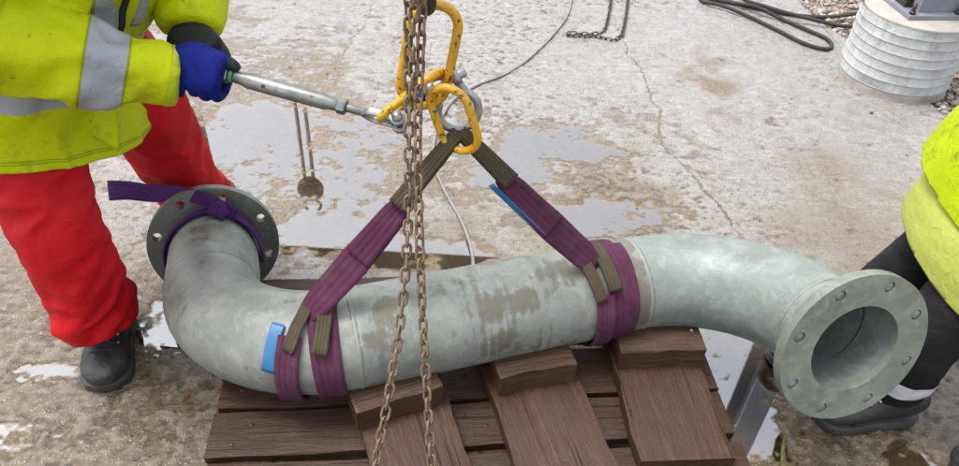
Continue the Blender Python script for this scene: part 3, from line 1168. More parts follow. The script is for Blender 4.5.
# windings of the left sling
P, Wd = wrap(-.405, -.392, 118, -235, .004)
attach_ribbon('winding', P, Wd, .064, .007, M_PURP, sl_l)
P, Wd = wrap(-.456, -.476, 54, -70, .009, 28)
attach_ribbon('winding', P, Wd, .052, .008, M_PURP, sl_l)
for (s0, s1, a0, a1, w_) in ((-.412, -.458, 112, 40, .028), (-.388, -.408, 112, 36, .032)):
    P, Wd = wrap(s0, s1, a0, a1, .016, 18)
    o_ = attach_ribbon('choke_sleeve', P, Wd, w_, .008, M_SLEEVE, sl_l)
P, Wd = wrap(-.478, -.493, 66, 16, .0062, 12)
attach_ribbon('label_tag', P, Wd, .030, .003, M_BTAG, sl_l)
# windings of the right sling
P, Wd = wrap(.268, .268, 140, -225, .004)
attach_ribbon('winding', P, Wd, .058, .007, M_PURP, sl_r)
P, Wd = wrap(.298, .29, 105, -60, .0045, 36)
attach_ribbon('winding', P, Wd, .030, .006, M_PURP, sl_r)
P, Wd = wrap(.222, .226, 42, -75, .010, 28)
attach_ribbon('winding', P, Wd, .046, .008, M_PURP, sl_r)
for (s0, s1, a0, a1, w_) in ((.185, .21, 104, 36, .024), (.238, .248, 108, 44, .030)):
    P, Wd = wrap(s0, s1, a0, a1, .016, 18)
    attach_ribbon('choke_sleeve', P, Wd, w_ * 1.15, .008, M_SLEEVE, sl_r)
f1 = np.linspace(.27, .66, 14)
chr_, _ = on_pipe(.215, 78, .012)
wdr = unit(np.cross(d_r, [0, -.75, .65]))
sgn = -1 if wdr[2] > 0 else 1
P = np.array([APEX + (chr_ - APEX) * f + wdr * sgn * .0285 + np.array([0, -.005, -.005]) for f in f1])
attach_ribbon('blue_edge', P, np.cross(d_r, wdr) * .6 + wdr * .8, .013, .003, M_BTAG, sl_r)

# violet strap knotted behind the left flange
st = empty('flange_strap', tuple(EL))
tag(st, 'violet webbing strap knotted round the pipe behind the left flange', 'strap')
sF = -S_MID + .050            # just in front of the flange


def neck(s, a, lift=.004): return on_pipe(s - 0, a, lift)


P, Wd = wrap(sF + .002, sF + .026, 172, -172, .004, 64)
attach_ribbon('band', P, Wd, .034, .006, M_VIOL, st)
P, Wd = wrap(sF - .004, sF + .045, 150, -40, .010, 36)
attach_ribbon('band', P, Wd, .026, .006, M_VIOL, st)
P, Wd = wrap(sF + .012, sF + .062, 100, 190, .011, 24)
attach_ribbon('band', P, Wd, .036, .006, M_VIOL, st)
kn, tk = on_pipe(sF + .015, 104, .018)
# knot: a few crossing folds
for (a0, b0, c0) in ((.03, .012, .02), (-.02, .02, .012), (.012, -.02, .024)):
    pts = catmull([kn + tk * -.035 + np.array([a0 * .4, 0, -.012]), kn + np.array([a0 * .3, 0, c0 * .7]), kn + tk * .035 + np.array([b0, 0, -.008])], 8)
    attach_ribbon('knot', pts, np.array([1., .25, .1 + b0 * 10]), .030, .010, M_VIOL, st)
tailp = catmull([kn + np.array([.05, -.012, -.008]), kn + np.array([.0, .0, .012]), kn + np.array([-.05, .02, .016]), kn + np.array([-.12, .04, .012]), kn + np.array([-.19, .05, -.002]),
                 kn + np.array([-.26, .05, .004]), kn + np.array([-.315, .05, .000])], 8)
n_t = len(tailp)
attach_ribbon('tail', tailp, np.array([unit([.05, .55 - .1 * f, .8]) for f in np.linspace(0, 1, n_t)]),
              np.interp(np.linspace(0, 1, n_t), [0, .3, .75, 1], [.034, .036, .05, .056]), .008, M_VIOL, st)


# links -------------------------------------------------------------
def oblong(c, la, wa, L, Wd, wire, n=56, seg=14):
    """oblong welded link: outer length L along la, outer width Wd along wa"""
    la = unit(la)
    wa = unit(np.asarray(wa) - la * np.dot(la, wa))
    hl, hw = L / 2 - wire / 2, Wd / 2 - wire / 2
    st_ = hl - hw
    pts = []
    m = n // 2
    for k in range(m):
        a = -math.pi / 2 + math.pi * k / (m - 1)
        pts.append(la * (st_ + hw * math.cos(a)) + wa * hw * math.sin(a))
    for k in range(m):
        a = math.pi / 2 + math.pi * k / (m - 1)
        pts.append(la * (-st_ + hw * math.cos(a)) + wa * hw * math.sin(a))
    pts = np.asarray(c) + np.array(pts)
    nrm = np.cross(la, wa)
    return tube_geo(pts, wire / 2, seg, closed=True, up=nrm)


V, F = oblong((-.111, 1.262, .955), (.16, .02, 1.), (.97, .20, -.1), .222, .106, .0185)
tag(mesh('master_link', V, F, M_YEL), 'large chipped yellow oblong master link hanging from the hook', 'lifting link', 'yellow links of the lifting gear')
V, F = oblong((-.060, 1.236, .840), (.30, -.02, -.95), (.92, -.36, .25), .158, .096, .0165)
tag(mesh('lifting_link', V, F, M_YEL), 'small yellow oval link over the purple slings where they meet', 'lifting link', 'yellow links of the lifting gear')
V, F = oblong((-.146, 1.262, .872), (-.70, -.12, -.62), (.32, .86, -.32), .165, .080, .0165)
tag(mesh('lifting_link', V, F, M_YEL), 'small yellow link leading to the jaw of the turnbuckle', 'lifting link', 'yellow links of the lifting gear')

# shackle holding both sling eyes
sh = empty('bow_shackle', (-.06, 1.275, .84))
tag(sh, 'grey bow shackle behind the yellow oval link with a red tag', 'shackle')
pin_c = np.array([-.085, 1.282, .893])
bow = []
ax = unit([.45, -.05, -.85])          # towards the bow
wx = unit([.86, .2, .45])
for a in np.linspace(-.25 * math.pi, 1.25 * math.pi, 30):
    bow.append(pin_c + ax * (.064 + .040 * math.sin(a)) + wx * .040 * math.cos(a))
bow = [pin_c + wx * .025] + bow + [pin_c - wx * .025]
bow = catmull(bow, 3)
tube('bow', bow, .0085, M_SHACK, sh, seg=12)
tube('pin', [pin_c - wx * .048, pin_c - wx * .046, pin_c + wx * .046, pin_c + wx * .048], [.007, .0095, .0095, .007], M_SHACK, sh, seg=14)
for sgn_ in (-1, 1):
    tube('ear', [pin_c + wx * sgn_ * .018, pin_c + wx * sgn_ * .034], .0165, M_SHACK, sh, seg=18)
tube('pin_nut', [pin_c - wx * .062, pin_c - wx * .044], .014, M_BLUE, sh, seg=6)
V, F = box_geo(pin_c + np.array([.004, -.012, .022]), (unit([.9, -.2, -.35]), unit([.2, .95, 0]), unit([.35, .1, .9])), (.034, .003, .020))
bevel(mesh('red_tag', V, F, M_RED_TAG, sh, smooth=False), .001)

# crane hook above, its jaw through the master link
hk = empty('crane_hook', (-.118, 1.262, 1.06))
tag(hk, 'black forged hoist hook holding the large yellow link at the top edge', 'hook')
hc = np.array([-.118, 1.262, 1.073])
hp, hr = [], []
for a, rr in zip(np.linspace(math.radians(150), math.radians(-215), 26), np.linspace(0, 1, 26)):
    pass
hx, hy = unit([-.36, .93, 0]), np.array([0, 0, 1.])
prof = [((.0, .150), .014), ((.0, .115), .014), ((.004, .085), .016), ((.026, .062), .017), ((.042, .030), .019), ((.040, -.005), .021), ((.022, -.032), .023),
        ((-.008, -.040), .022), ((-.034, -.024), .019), ((-.045, .005), .015), ((-.046, .030), .010), ((-.049, .042), .005)]
hp = np.array([hc + hx * (a * .8) + hy * (b * .8 + .012) for (a, b), r_ in prof])
hr = np.array([r_ for q, r_ in prof]) * .68
hpp = catmull(hp, 6)
hrr = np.interp(np.linspace(0, 1, len(hpp)), np.linspace(0, 1, len(hr)), hr)
tube('hook_body', hpp, hrr, M_DARK, hk, seg=16, up=np.cross(hx, hy))
tube('latch', [hc + hx * .012 + hy * .062, hc - hx * .016 + hy * .040, hc - hx * .036 + hy * .030], [.004, .005, .004], M_STEEL, hk, seg=10)
tube('shank', [hc + hy * .12, hc + hy * .19], [.012, .012], M_DARK, hk, seg=16)

# chain hoist body over the hook, out of the picture, hung from a wire rope
hb_c = hc + np.array([0, 0, .30])
ho = empty('chain_hoist', tuple(hb_c))
tag(ho, 'dark red manual chain hoist hanging above the hook', 'hoist')
M_HOIST = simple('hoist_paint', (.25, .03, .025), (.35, .05, .04), 20, (.35, .5), spots=(50, .6, .68, (.06, .04, .03)))
V, F = tube_geo([hb_c + np.array([0, -.06, 0]), hb_c + np.array([0, -.05, 0]), hb_c + np.array([0, .05, 0]), hb_c + np.array([0, .06, 0])], [.075, .09, .09, .075], 32)
mesh('housing', V, F, M_HOIST, ho)
tube('load_bar', [hb_c + np.array([0, 0, -.07]), hb_c + np.array([0, 0, -.12])], .02, M_DARK, ho)
tube('top_bar', [hb_c + np.array([0, 0, .08]), hb_c + np.array([0, 0, .14])], .016, M_DARK, ho)
wr_top = hb_c + np.array([0, 0, .13])
tag(tube('wire_rope', [wr_top, wr_top + np.array([0, 0, 6.5])], .006, M_STEEL), 'grey wire rope rising from the chain hoist', 'wire rope')


# chains -------------------------------------------------------------
def link_mesh(L, Wd, wire, mat, name):
    V, F = oblong((0, 0, 0), (1, 0, 0), (0, 1, 0), L, Wd, wire, n=20, seg=7)
    me = bpy.data.meshes.new(name)
    me.from_pydata([tuple(v) for v in V], [], F)
    me.polygons.foreach_set('use_smooth', np.ones(len(me.polygons), bool))
    me.materials.append(mat)
    return me


def chain(label, group, path, me, pitch, root_name='chain', roll0=0., roll_rate=.0, seed=0, wob=.15):
    P = resample(path, pitch)
    root = empty(root_name, tuple(P[-1]))
    tag(root, label, 'chain', group)
    T = np.gradient(P, axis=0)
    rs = np.random.RandomState(seed)
    rl = Vector(P[-1])
    for i in range(len(P)):
        t = Vector(unit(T[i]))
        ref = Vector((0, -1, 0)) if abs(t.y) < .8 else Vector((0, 0, 1))
        y = (ref - t * ref.dot(t)).normalized()
        q = Quaternion(t, roll0 + roll_rate * i + (math.pi / 2 if i % 2 else 0) + rs.normal(0, wob))
        y = q @ y
        z = t.cross(y)
        o = bpy.data.objects.new('chain_link', me)
        COL.objects.link(o)
        o.parent = root
        o.matrix_local = Matrix.Translation(Vector(P[i]) - rl) @ Matrix((t, y, z)).transposed().to_4x4()
    return root


LK = link_mesh(.0335, .0200, .0056, M_RUST, 'chain_link')
G_CH = 'rusty hoist chains hanging in front of the pipe'
cl = catmull([(-.150, 1.225, 1.36), (-.139, 1.195, 1.12), (-.135, 1.14, .95), (-.130, 1.07, .78), (-.133, .98, .62), (-.150, .88, .47), (-.172, .80, .34), (-.185, .72, .19), (-.19, .62, .168), (-.16, .52, .10)], 12)
cr = catmull([(-.112, 1.215, 1.36), (-.114, 1.19, 1.10), (-.117, 1.12, .92), (-.110, 1.05, .76), (-.098, .97, .61), (-.083, .89, .48), (-.065, .80, .33), (-.055, .74, .20), (-.05, .64, .168), (-.02, .54, .10)], 12)
chain('rusty hoist chain strand bending to the left over the planks', G_CH, cl, LK, .0222, roll0=.5, roll_rate=.03, seed=1)
chain('rusty hoist chain strand hanging straight down, the right one', G_CH, cr, LK, .0222, roll0=-.4, roll_rate=-.02, seed=2)
c3 = catmull([(-.098, 1.22, 1.36), (-.126, 1.18, 1.10), (-.127, 1.155, 1.02), (-.126, 1.14, .97)], 12)
chain('short rusty chain end between the two long strands at the top edge', G_CH, c3, LK, .0222, roll0=.1, seed=3)

LK2 = link_mesh(.040, .025, .0066, M_BLKCH, 'dark_chain_link')
gz = .006
c4 = catmull([(.66, 4.2, gz), (.63, 3.9, gz), (.585, 3.62, gz), (.555, 3.50, gz), (.50, 3.455, gz), (.40, 3.45, gz), (.375, 3.435, gz), (.43, 3.425, gz), (.52, 3.43, gz), (.58, 3.40, gz), (.63, 3.44, gz), (.67, 3.6, gz), (.72, 3.9, gz), (.76, 4.2, gz)], 10)
chain('dark chain lying in a loop on the concrete near the top edge', None, c4, LK2, .0265, seed=5, roll0=.7)

# turnbuckle -----------------------------------------------------------
tb = empty('turnbuckle', (-.40, 1.30, .84))
tag(tb, 'grey steel turnbuckle with a blue jaw pin held in the blue glove', 'turnbuckle')
A_ = np.array([-.600, 1.346, .868])
B_ = np.array([-.176, 1.262, .815])
td = unit(B_ - A_)
Lt = np.linalg.norm(B_ - A_)
tp = lambda s: A_ + td * s
tside = unit(np.cross(td, [0, -.6, .8]))
tup = np.cross(tside, td)
bs = [.098, .104, .118, .130, .288, .300, .314, .318]
br = [.0095, .0125, .013, .0165, .0165, .0135, .0125, .0100]
tube('body', [tp(s) for s in bs], br, M_STEEL, tb, seg=24)
tube('rod', [tp(0), tp(.004), tp(.1)], [.006, .0078, .0078], M_STEEL, tb, seg=14)
tube('rod', [tp(.31), tp(.375)], .0085, M_STEEL, tb, seg=14)
V, F = [], []
# threads on the visible rod ends
for s0, s1 in ((.03, .098), (.336, .372)):
    geos = [tube_geo([tp(s), tp(s + .0012), tp(s + .0024)], [.0082, .0094, .0082], 14) for s in np.arange(s0, s1 - .003, .0030)]
    v_, f_ = merge(geos)
    mesh('thread', v_, f_, M_STEEL, tb)
for s0, w_, r_, m_ in ((.072, .016, .0175, M_STEEL), (.316, .018, .0165, M_STEEL)):
    V, F = tube_geo([tp(s0), tp(s0 + .002), tp(s0 + w_ - .002), tp(s0 + w_)], [r_ * .92, r_, r_, r_ * .92], 6)
    o = mesh('lock_nut', V, F, m_, tb, smooth=False)
tube('tape', [tp(.089), tp(.0975)], .0135, M_GREEN, tb, seg=16)
tube('grease_hole', [tp(.165) - tup * .0 + np.array([0, -.0145, .006]), tp(.165) + np.array([0, -.0172, .0075])], .0035, M_DARK, tb, seg=10)
# jaw: two cheeks and a blue pin
jaw0, jaw1 = .372, Lt + .012
for sg in (-1, 1):
    pts = [tp(jaw0 - .004) + tup * sg * .003, tp(jaw0 + .012) + tup * sg * .017, tp(jaw0 + .030) + tup * sg * .019, tp(jaw1 - .012) + tup * sg * .019]
    pp = catmull(pts, 6)
    V, F = tube_geo(pp, .0095, 12, ry=np.full(len(pp), .0042), up=tup)
    mesh('jaw_cheek', V, F, M_SHACK, tb)
    e_ = tp(jaw1 - .006) + tup * sg * .019
    V, F = tube_geo([e_ - tup * .0048, e_ - tup * .004, e_ + tup * .004, e_ + tup * .0048], [.014, .0155, .0155, .014], 20)
    mesh('jaw_eye', V, F, M_SHACK, tb)
e_ = tp(jaw1 - .006)
tube('jaw_pin', [e_ - tup * .036, e_ - tup * .030, e_ + tup * .026], [.008, .0085, .0085], M_BLUE, tb, seg=14)
tube('pin_head', [e_ - tup * .036, e_ - tup * .026], .013, M_BLUE, tb, seg=6)
tube('pin_nut', [e_ + tup * .025, e_ + tup * .034], .012, M_SHACK, tb, seg=6)

# ------------------------------------------------------------------ ropes and cable on the ground
def mat_rope(name, a, b):
    t = NT(name)
    v = t.coord()
    s, w = t.attr('s'), t.attr('w')
    c = t.ramp(t.noise(v, 60, 5), [(.3, a), (.7, b)])
    cb = t.n('ShaderNodeCombineXYZ')
    t.l(t.math('ADD', t.math('MULTIPLY', s, 1.), t.math('MULTIPLY', w, .03)), cb.inputs[0])
    wv = t.n('ShaderNodeTexWave', wave_type='BANDS', bands_direction='X')
    t.l(cb.outputs[0], wv.inputs['Vector'])
    wv.inputs['Scale'].default_value = 32
    c = t.mix(t.rng(wv.outputs['Fac'], .1, .8, .6, 0), c, tuple(x * .3 for x in a))
    return t.bsdf(c, .7, 0, t.bump(wv.outputs['Fac'], .8, .004))


def rope(name, pts, r, mat, label, cat, seg=12, step=.012):
    P = resample(catmull(pts, 10), step)
    V, F = tube_geo(P, r, seg)
    n = len(P)
    s = np.r_[0, np.cumsum(np.linalg.norm(np.diff(P, axis=0), axis=1))]
    o = mesh(name, V, F, mat, attrs=dict(s=np.repeat(s, seg), w=np.tile(np.arange(seg) / seg, n)))
    tag(o, label, cat)
    return o


M_ROPE = mat_rope('black_rope', (.018, .014, .010), (.05, .04, .03))
rz = .013
rope('black_rope', [(2.05, 3.95, rz), (1.9, 3.86, rz), (1.72, 3.80, rz), (1.5, 3.82, rz), (1.32, 3.90, rz), (1.14, 3.97, rz), (1.12, 3.92, rz), (1.22, 3.84, rz + .01), (1.34, 3.74, rz), (1.44, 3.60, rz),
                    (1.53, 3.47, rz), (1.61, 3.42, rz), (1.66, 3.45, rz), (1.665, 3.53, rz), (1.60, 3.62, rz), (1.50, 3.74, rz), (1.38, 3.83, rz + .022), (1.28, 3.93, rz), (1.2, 4.05, rz), (1.15, 4.3, rz)], .0095, M_ROPE,
     'black twisted rope lying in loops on the concrete beside the white column base', 'rope')
rope('black_rope', [(2.1, 3.78, rz), (1.95, 3.74, rz), (1.80, 3.70, rz), (1.62, 3.72, rz + .022), (1.5, 3.78, rz + .026), (1.42, 3.86, rz + .02), (1.36, 3.98, rz), (1.32, 4.2, rz)], .0095, M_ROPE,
     'shorter black rope crossing over the looped rope towards the column base', 'rope')
M_CABLE = simple('grey_cable', (.16, .15, .14), (.28, .27, .25), 30, (.45, .6))
cz = .006
rope('grey_cable', [(.50, 4.4, cz), (.43, 3.98, cz), (.385, 3.66, cz), (.25, 3.30, cz), (.10, 3.03, cz), (-.06, 2.87, cz), (-.15, 2.72, cz), (-.19, 2.50, cz), (-.185, 2.30, cz), (-.13, 2.12, cz), (-.06, 1.95, cz), (-.02, 1.80, cz), (-.015, 1.66, cz), (-.05, 1.56, cz)],
     .0055, M_CABLE, 'thin grey cable trailing across the concrete behind the lifting gear', 'cable', seg=8)

# ------------------------------------------------------------------ CONCRETE COLUMN BASE with steel post
CB = np.array([1.845, 3.175, 0])
cb_ = empty('column_base', tuple(CB))
tag(cb_, 'round white ribbed concrete column base at the edge of the slab', 'column base')
t = NT('white_form_tube')
v = t.coord()
n1 = t.noise(v, 9, 6, .65)
c = t.ramp(n1, [(.3, (.46, .475, .47)), (.7, (.60, .615, .605))])
ver = t.noise(t.coord((14, 14, .8)), 3, 5, .6)
c = t.mix(t.rng(t.noise(v, 30, 7, .7), .52, .68, 0, .5), c, (.30, .29, .26))
c = t.mix(t.rng(ver, .50, .72, 0, .6), c, (.27, .25, .21))
sx = t.n('ShaderNodeSeparateXYZ'); t.l(v, sx.inputs[0])
c = t.mix(t.rng(t.math('ADD', sx.outputs[2], t.math('MULTIPLY', n1, -.05)), .03, -.01, 0, .7), c, (.24, .19, .13))
M_FORM = t.bsdf(c, .5, 0, t.bump(t.noise(v, 50, 6, .7), .8, .006))
HC = .335
prof = []
ribs = 8
for k in range(ribs):
    z0, z1 = HC * k / ribs, HC * (k + 1) / ribs
    for z_, r_ in ((z0 + .0015, .2350), (z0 + .004, .2338), (z1 - .004, .2325), (z1 - .0015, .2337)):
        prof.append((z_, r_))
seg = 72
V, F = [], []
for i, (z_, r_) in enumerate(prof):
    for k in range(seg):
        a = 2 * math.pi * k / seg
        rr = r_ + .004 * float(noise2(np.array([k * .3]), np.array([z_ * 25.]))[0])
        V.append((CB[0] + rr * math.cos(a), CB[1] + rr * math.sin(a), z_ + .004 * math.sin(a + 1)))
for i in range(len(prof) - 1):
    for k in range(seg): F.append((i * seg + k, i * seg + (k + 1) % seg, (i + 1) * seg + (k + 1) % seg, (i + 1) * seg + k))
o = mesh('form_tube', V, F, M_FORM, cb_)
smooth_by_angle(o, 25)
M_CONC = simple('grey_concrete', (.30, .27, .235), (.44, .41, .37), 14, (.55, .75), 0, 120, .5)
V, F = tube_geo([CB + (0, 0, HC - .03), CB + (0, 0, HC - .004), CB + (0, 0, HC + .002)], [.228, .2275, .223], 72)
mesh('concrete_core', V, F, M_CONC, cb_)
M_POST = simple('grey_painted_steel', (.22, .235, .275), (.29, .305, .345), 12, (.35, .5), .2, 150, .15)
po = empty('steel_post', tuple(CB + (0, 0, HC)))
tag(po, 'grey steel post with a bolted base plate on the white column base', 'post')
pxd = unit([.985, .13, 0]); pyd = unit([-.13, .985, 0]); pzd = np.array([0, 0, 1.])
pc_ = CB + np.array([-.005, .0, HC])
bevel(mesh('base_plate', *box_geo(pc_ + (0, 0, .012), (pxd, pyd, pzd), (.245, .245, .02)), mat=M_POST, parent=po, smooth=False), .002)
for sgy in (-1, 1):
    mesh('post_flange', *box_geo(pc_ + pyd * sgy * .083 + pxd * .02 + (0, 0, 2.62), (pxd, pyd, pzd), (.175, .011, 5.2)), mat=M_POST, parent=po, smooth=False)
mesh('post_web', *box_geo(pc_ + pxd * .02 + (0, 0, 2.62), (pxd, pyd, pzd), (.008, .155, 5.2)), mat=M_POST, parent=po, smooth=False)
for i, (a, b) in enumerate(((-1, -1), (1, -1), (-1, 1), (1, 1))):
    q = pc_ + pxd * a * .103 + pyd * b * .103 + (0, 0, .022)
    tube('anchor_bolt', [q, q + pzd * .045], .007, M_DARK, po, seg=10)
    tube('anchor_nut', [q, q + pzd * .014], .014, M_DARK, po, seg=6)
# dark bracket with a cable stub on the plate
q = pc_ - pxd * .085 + (0, 0, .022)
mesh('bracket', *box_geo(q + (0, 0, .05), (pxd, pyd, pzd), (.035, .075, .1)), mat=M_DARK, parent=po, smooth=False)

# ------------------------------------------------------------------ PEOPLE
def voxel_union(geos, vox, smooth_it=4, smooth_f=.5):
    """several closed overlapping shells -> one continuous skin"""
    V, F = merge(geos)
    me = bpy.data.meshes.new('tmp')
    me.from_pydata([tuple(v) for v in V], [], F)
    bm = bmesh.new(); bm.from_mesh(me); bmesh.ops.recalc_face_normals(bm, faces=bm.faces[:]); bm.to_mesh(me); bm.free()
    o = bpy.data.objects.new('tmp', me)
    COL.objects.link(o)
    m = o.modifiers.new('r', 'REMESH')
    m.mode = 'VOXEL'
    m.voxel_size = vox
    m2 = o.modifiers.new('s', 'SMOOTH')
    m2.iterations = smooth_it
    m2.factor = smooth_f
    dg = bpy.context.evaluated_depsgraph_get()
    me2 = bpy.data.meshes.new_from_object(o.evaluated_get(dg))
    bpy.data.objects.remove(o, do_unlink=True)
    return me2


def arrays(me):
    n = len(me.vertices)
    co = np.empty(n * 3); me.vertices.foreach_get('co', co)
    no = np.empty(n * 3); me.vertices.foreach_get('normal', no)
    return co.reshape(-1, 3), no.reshape(-1, 3)


def displace(me, fn):
    co, no = arrays(me)
    co = co + no * fn(co, no)[:, None]
    me.vertices.foreach_set('co', co.ravel())
    me.update()


def limb_folds(co, segs, amp, freq, joints, seed=0):
    """creases running across a limb: strong near its joints"""
    out = np.zeros(len(co))
    best = np.full(len(co), 9.)
    sarc = np.zeros(len(co))
    ang = np.zeros(len(co))
    s0 = 0
    for a, b in zip(segs[:-1], segs[1:]):
        a, b = np.asarray(a, float), np.asarray(b, float)
        d = b - a
        L = np.linalg.norm(d)
        t = np.clip(((co - a) @ d) / L ** 2, 0, 1)
        q = co - a - t[:, None] * d
        r = np.linalg.norm(q, axis=1)
        m = r < best
        best[m] = r[m]
        sarc[m] = s0 + t[m] * L
        e1 = unit(np.cross(d, [0.3, 1, 0.2])); e2 = np.cross(unit(d), e1)
        an = np.arctan2(q @ e1, q @ e2)
        ang[m] = an[m]
        s0 += L
    w = np.zeros(len(co)) + .4
    for js, jw, ja in joints: w += ja * np.exp(-((sarc - js) / jw) ** 2)
    P = np.stack([sarc * freq + seed * 7 + .5 * np.sin(ang * 1.0 + seed), np.cos(ang) * 1.0 + 5, np.sin(ang) * 1.0 + seed], 1)
    f = noise3(P) + .5 * noise3(P * 2.1 + 3)
    f = 1 - np.abs(f) * 4           # ridged
    P2 = np.stack([sarc * freq * .45 + np.sin(ang + 1) * .8, np.cos(ang) * .8, np.sin(ang) * .8 + seed], 1)
    out = amp * w * (f * .55 + 1.6 * noise3(P2))
    return out


def cloth_noise(co, amp, sc, seed=0):
    P = co * sc + seed * 13.7
    q = P + 1.2 * np.stack([noise3(P * .7 + 5), noise3(P * .7 + 11), noise3(P * .7 + 17)], 1)
    r = 1 - np.abs(noise3(q)) * 4
    return amp * (.5 * r + 1.2 * noise3(q * .5 + 3))


def ell_tube(rings, lat, seg=28):
    """rings: (centre, lateral radius, depth radius, tilt normal); closed with caps"""
    V, F = [], []
    lat = unit(lat)
    C_ = np.array([r[0] for r in rings], float)
    T = np.gradient(C_, axis=0)
    for (c, rl, rd), t in zip(rings, T):
        t = unit(t)
        a = unit(lat - t * np.dot(lat, t))
        b = np.cross(t, a)
        for k in range(seg):
            th = 2 * math.pi * k / seg
            cs, sn = math.cos(th), math.sin(th)
            cs = math.copysign(abs(cs) ** .85, cs); sn = math.copysign(abs(sn) ** .85, sn)
            V.append(np.asarray(c) + a * rl * cs + b * rd * sn)
    n = len(rings)
    for i in range(n - 1):
        for k in range(seg):
            F.append((i * seg + k, i * seg + (k + 1) % seg, (i + 1) * seg + (k + 1) % seg, (i + 1) * seg + k))
    F.append(tuple(range(seg))[::-1])
    F.append(tuple((n - 1) * seg + k for k in range(seg)))
    return np.array(V), F


def dense(rings, n=4):
    """smooth interpolation of (centre, ra, rb) rings"""
    A = np.array([list(c) + [a, b] for c, a, b in rings], float)
    P = np.vstack([2 * A[0] - A[1], A, 2 * A[-1] - A[-2]])
    out = []
    for i in range(1, len(P) - 2):
        p0, p1, p2, p3 = P[i - 1:i + 3]
        for t in np.linspace(0, 1, n, endpoint=False):
            out.append(.5 * ((2 * p1) + (-p0 + p2) * t + (2 * p0 - 5 * p1 + 4 * p2 - p3) * t ** 2 + (-p0 + 3 * p1 - 3 * p2 + p3) * t ** 3))
    out.append(P[-2])
    return [(o[:3], o[3], o[4]) for o in out]


def limb(pts, rad, n=4):
    r = dense([(p, a, a) for p, a in zip(pts, rad)], n)
    P = np.array([q[0] for q in r]); R_ = np.array([q[1] for q in r])
    return tube_geo(P, R_, 24)


def put(name, me, mat, parent, smooth=True):
    me.materials.clear()
    me.materials.append(mat)
    me.polygons.foreach_set('use_smooth', np.ones(len(me.polygons), bool))
    return link(name, me, parent)


def cut_open(me, p, n):
    """cut the cloth off square at the plane and leave an open hem with thickness"""
    bm = bmesh.new(); bm.from_mesh(me)
    bmesh.ops.bisect_plane(bm, geom=bm.verts[:] + bm.edges[:] + bm.faces[:], plane_co=Vector(p), plane_no=Vector(n), clear_outer=True)
    bm.to_mesh(me); bm.free()
    me.update()


def band(src, p0, p1, axis, near, rad, mat, name, parent, off=.0018):
    """strip of material following the cloth between two planes across an axis"""
    bm = bmesh.new(); bm.from_mesh(src)
    ax_ = Vector(unit(axis))
    for p, n in ((p0, -ax_), (p1, ax_)):
        bmesh.ops.bisect_plane(bm, geom=bm.verts[:] + bm.edges[:] + bm.faces[:], plane_co=Vector(p), plane_no=n, clear_outer=True)
    nr = Vector(near)
    kill = [f for f in bm.faces if (f.calc_center_median() - nr).length > rad]
    bmesh.ops.delete(bm, geom=kill, context='FACES')
    bm.normal_update()
    nn = {v: v.normal.copy() for v in bm.verts}
    for v in bm.verts: v.co += nn[v] * off
    me = bpy.data.meshes.new(name)
    bm.to_mesh(me); bm.free()
    return put(name, me, mat, parent)


def mat_cloth(name, a, b, dirt, dirt_amt=.5, rough=.62, sheen=.1, weave=700, spec=.14):
    t = NT(name)
    v = t.coord()
    c = t.ramp(t.noise(v, 6, 5), [(.3, a), (.7, b)])
    d = t.math('MULTIPLY', t.rng(t.noise(v, 11, 7, .72), .56, .74), dirt_amt)
    d2 = t.math('MULTIPLY', t.rng(t.noise(v, 55, 5, .7), .62, .72), dirt_amt)
    c = t.mix(d, c, dirt)
    c = t.mix(d2, c, tuple(x * .6 for x in dirt))
    wv = t.noise(v, weave, 2, .5)
    nb = t.bump(wv, .5, .0012)
    nb = t.bump(t.noise(v, 38, 5, .6, .8), .6, .006, nb)
    return t.bsdf(c, max(rough, .6) if spec < .3 else rough, 0, nb, Specular_IOR_Level=spec)


M_HIVIS = mat_cloth('hi_vis_yellow_cloth', (.52, .60, .0), (.60, .68, .002), (.18, .19, .02), .6, .5)
M_HIVIS2 = mat_cloth('pale_yellow_cloth', (.40, .435, .075), (.46, .495, .105), (.31, .33, .10), .35)
M_REDC = mat_cloth('red_trouser_cloth', (.50, .005, .011), (.62, .008, .016), (.26, .006, .010), .6, .55)
M_BLKC = mat_cloth('black_trouser_cloth', (.010, .009, .011), (.020, .018, .021), (.05, .045, .04), .4, .75)
M_REFL = mat_cloth('silver_reflective_tape', (.30, .32, .36), (.38, .40, .44), (.22, .22, .22), .4, .4, 0, 300, .4)
M_WTAPE = mat_cloth('white_reflective_tape', (.62, .63, .65), (.70, .71, .73), (.4, .4, .4), .3, .4, 0, 300, .4)
M_BLUEG = mat_cloth('blue_knit_glove', (.003, .008, .12), (.006, .015, .20), (.006, .008, .03), .6, .8, .3, 420)
M_BLKG = mat_cloth('black_rubber_glove', (.012, .012, .013), (.03, .03, .03), (.08, .075, .06), .5, .55)
M_BOOT = mat_cloth('black_boot_leather', (.016, .016, .017), (.045, .044, .043), (.14, .13, .115), .8, .5, spec=.35)
M_SOLE = simple('boot_rubber', (.025, .024, .023), (.06, .057, .052), 20, (.6, .8))
M_ZIP = simple('black_zip', (.01, .01, .011), (.02, .02, .02), 30, (.5, .6))
M_SKIN = simple('skin', (.50, .29, .20), (.58, .35, .25), 20, (.45, .55), 0, 300, .1, Subsurface_Weight=.1)
M_HAIR = simple('brown_hair', (.03, .02, .012), (.07, .045, .03), 60, (.5, .7))
M_HELM = simple('white_helmet_shell', (.70, .70, .68), (.78, .78, .76), 12, (.25, .35))
M_EYE = simple('eye_dark', (.02, .02, .02), (.04, .03, .02), 20, (.1, .2))


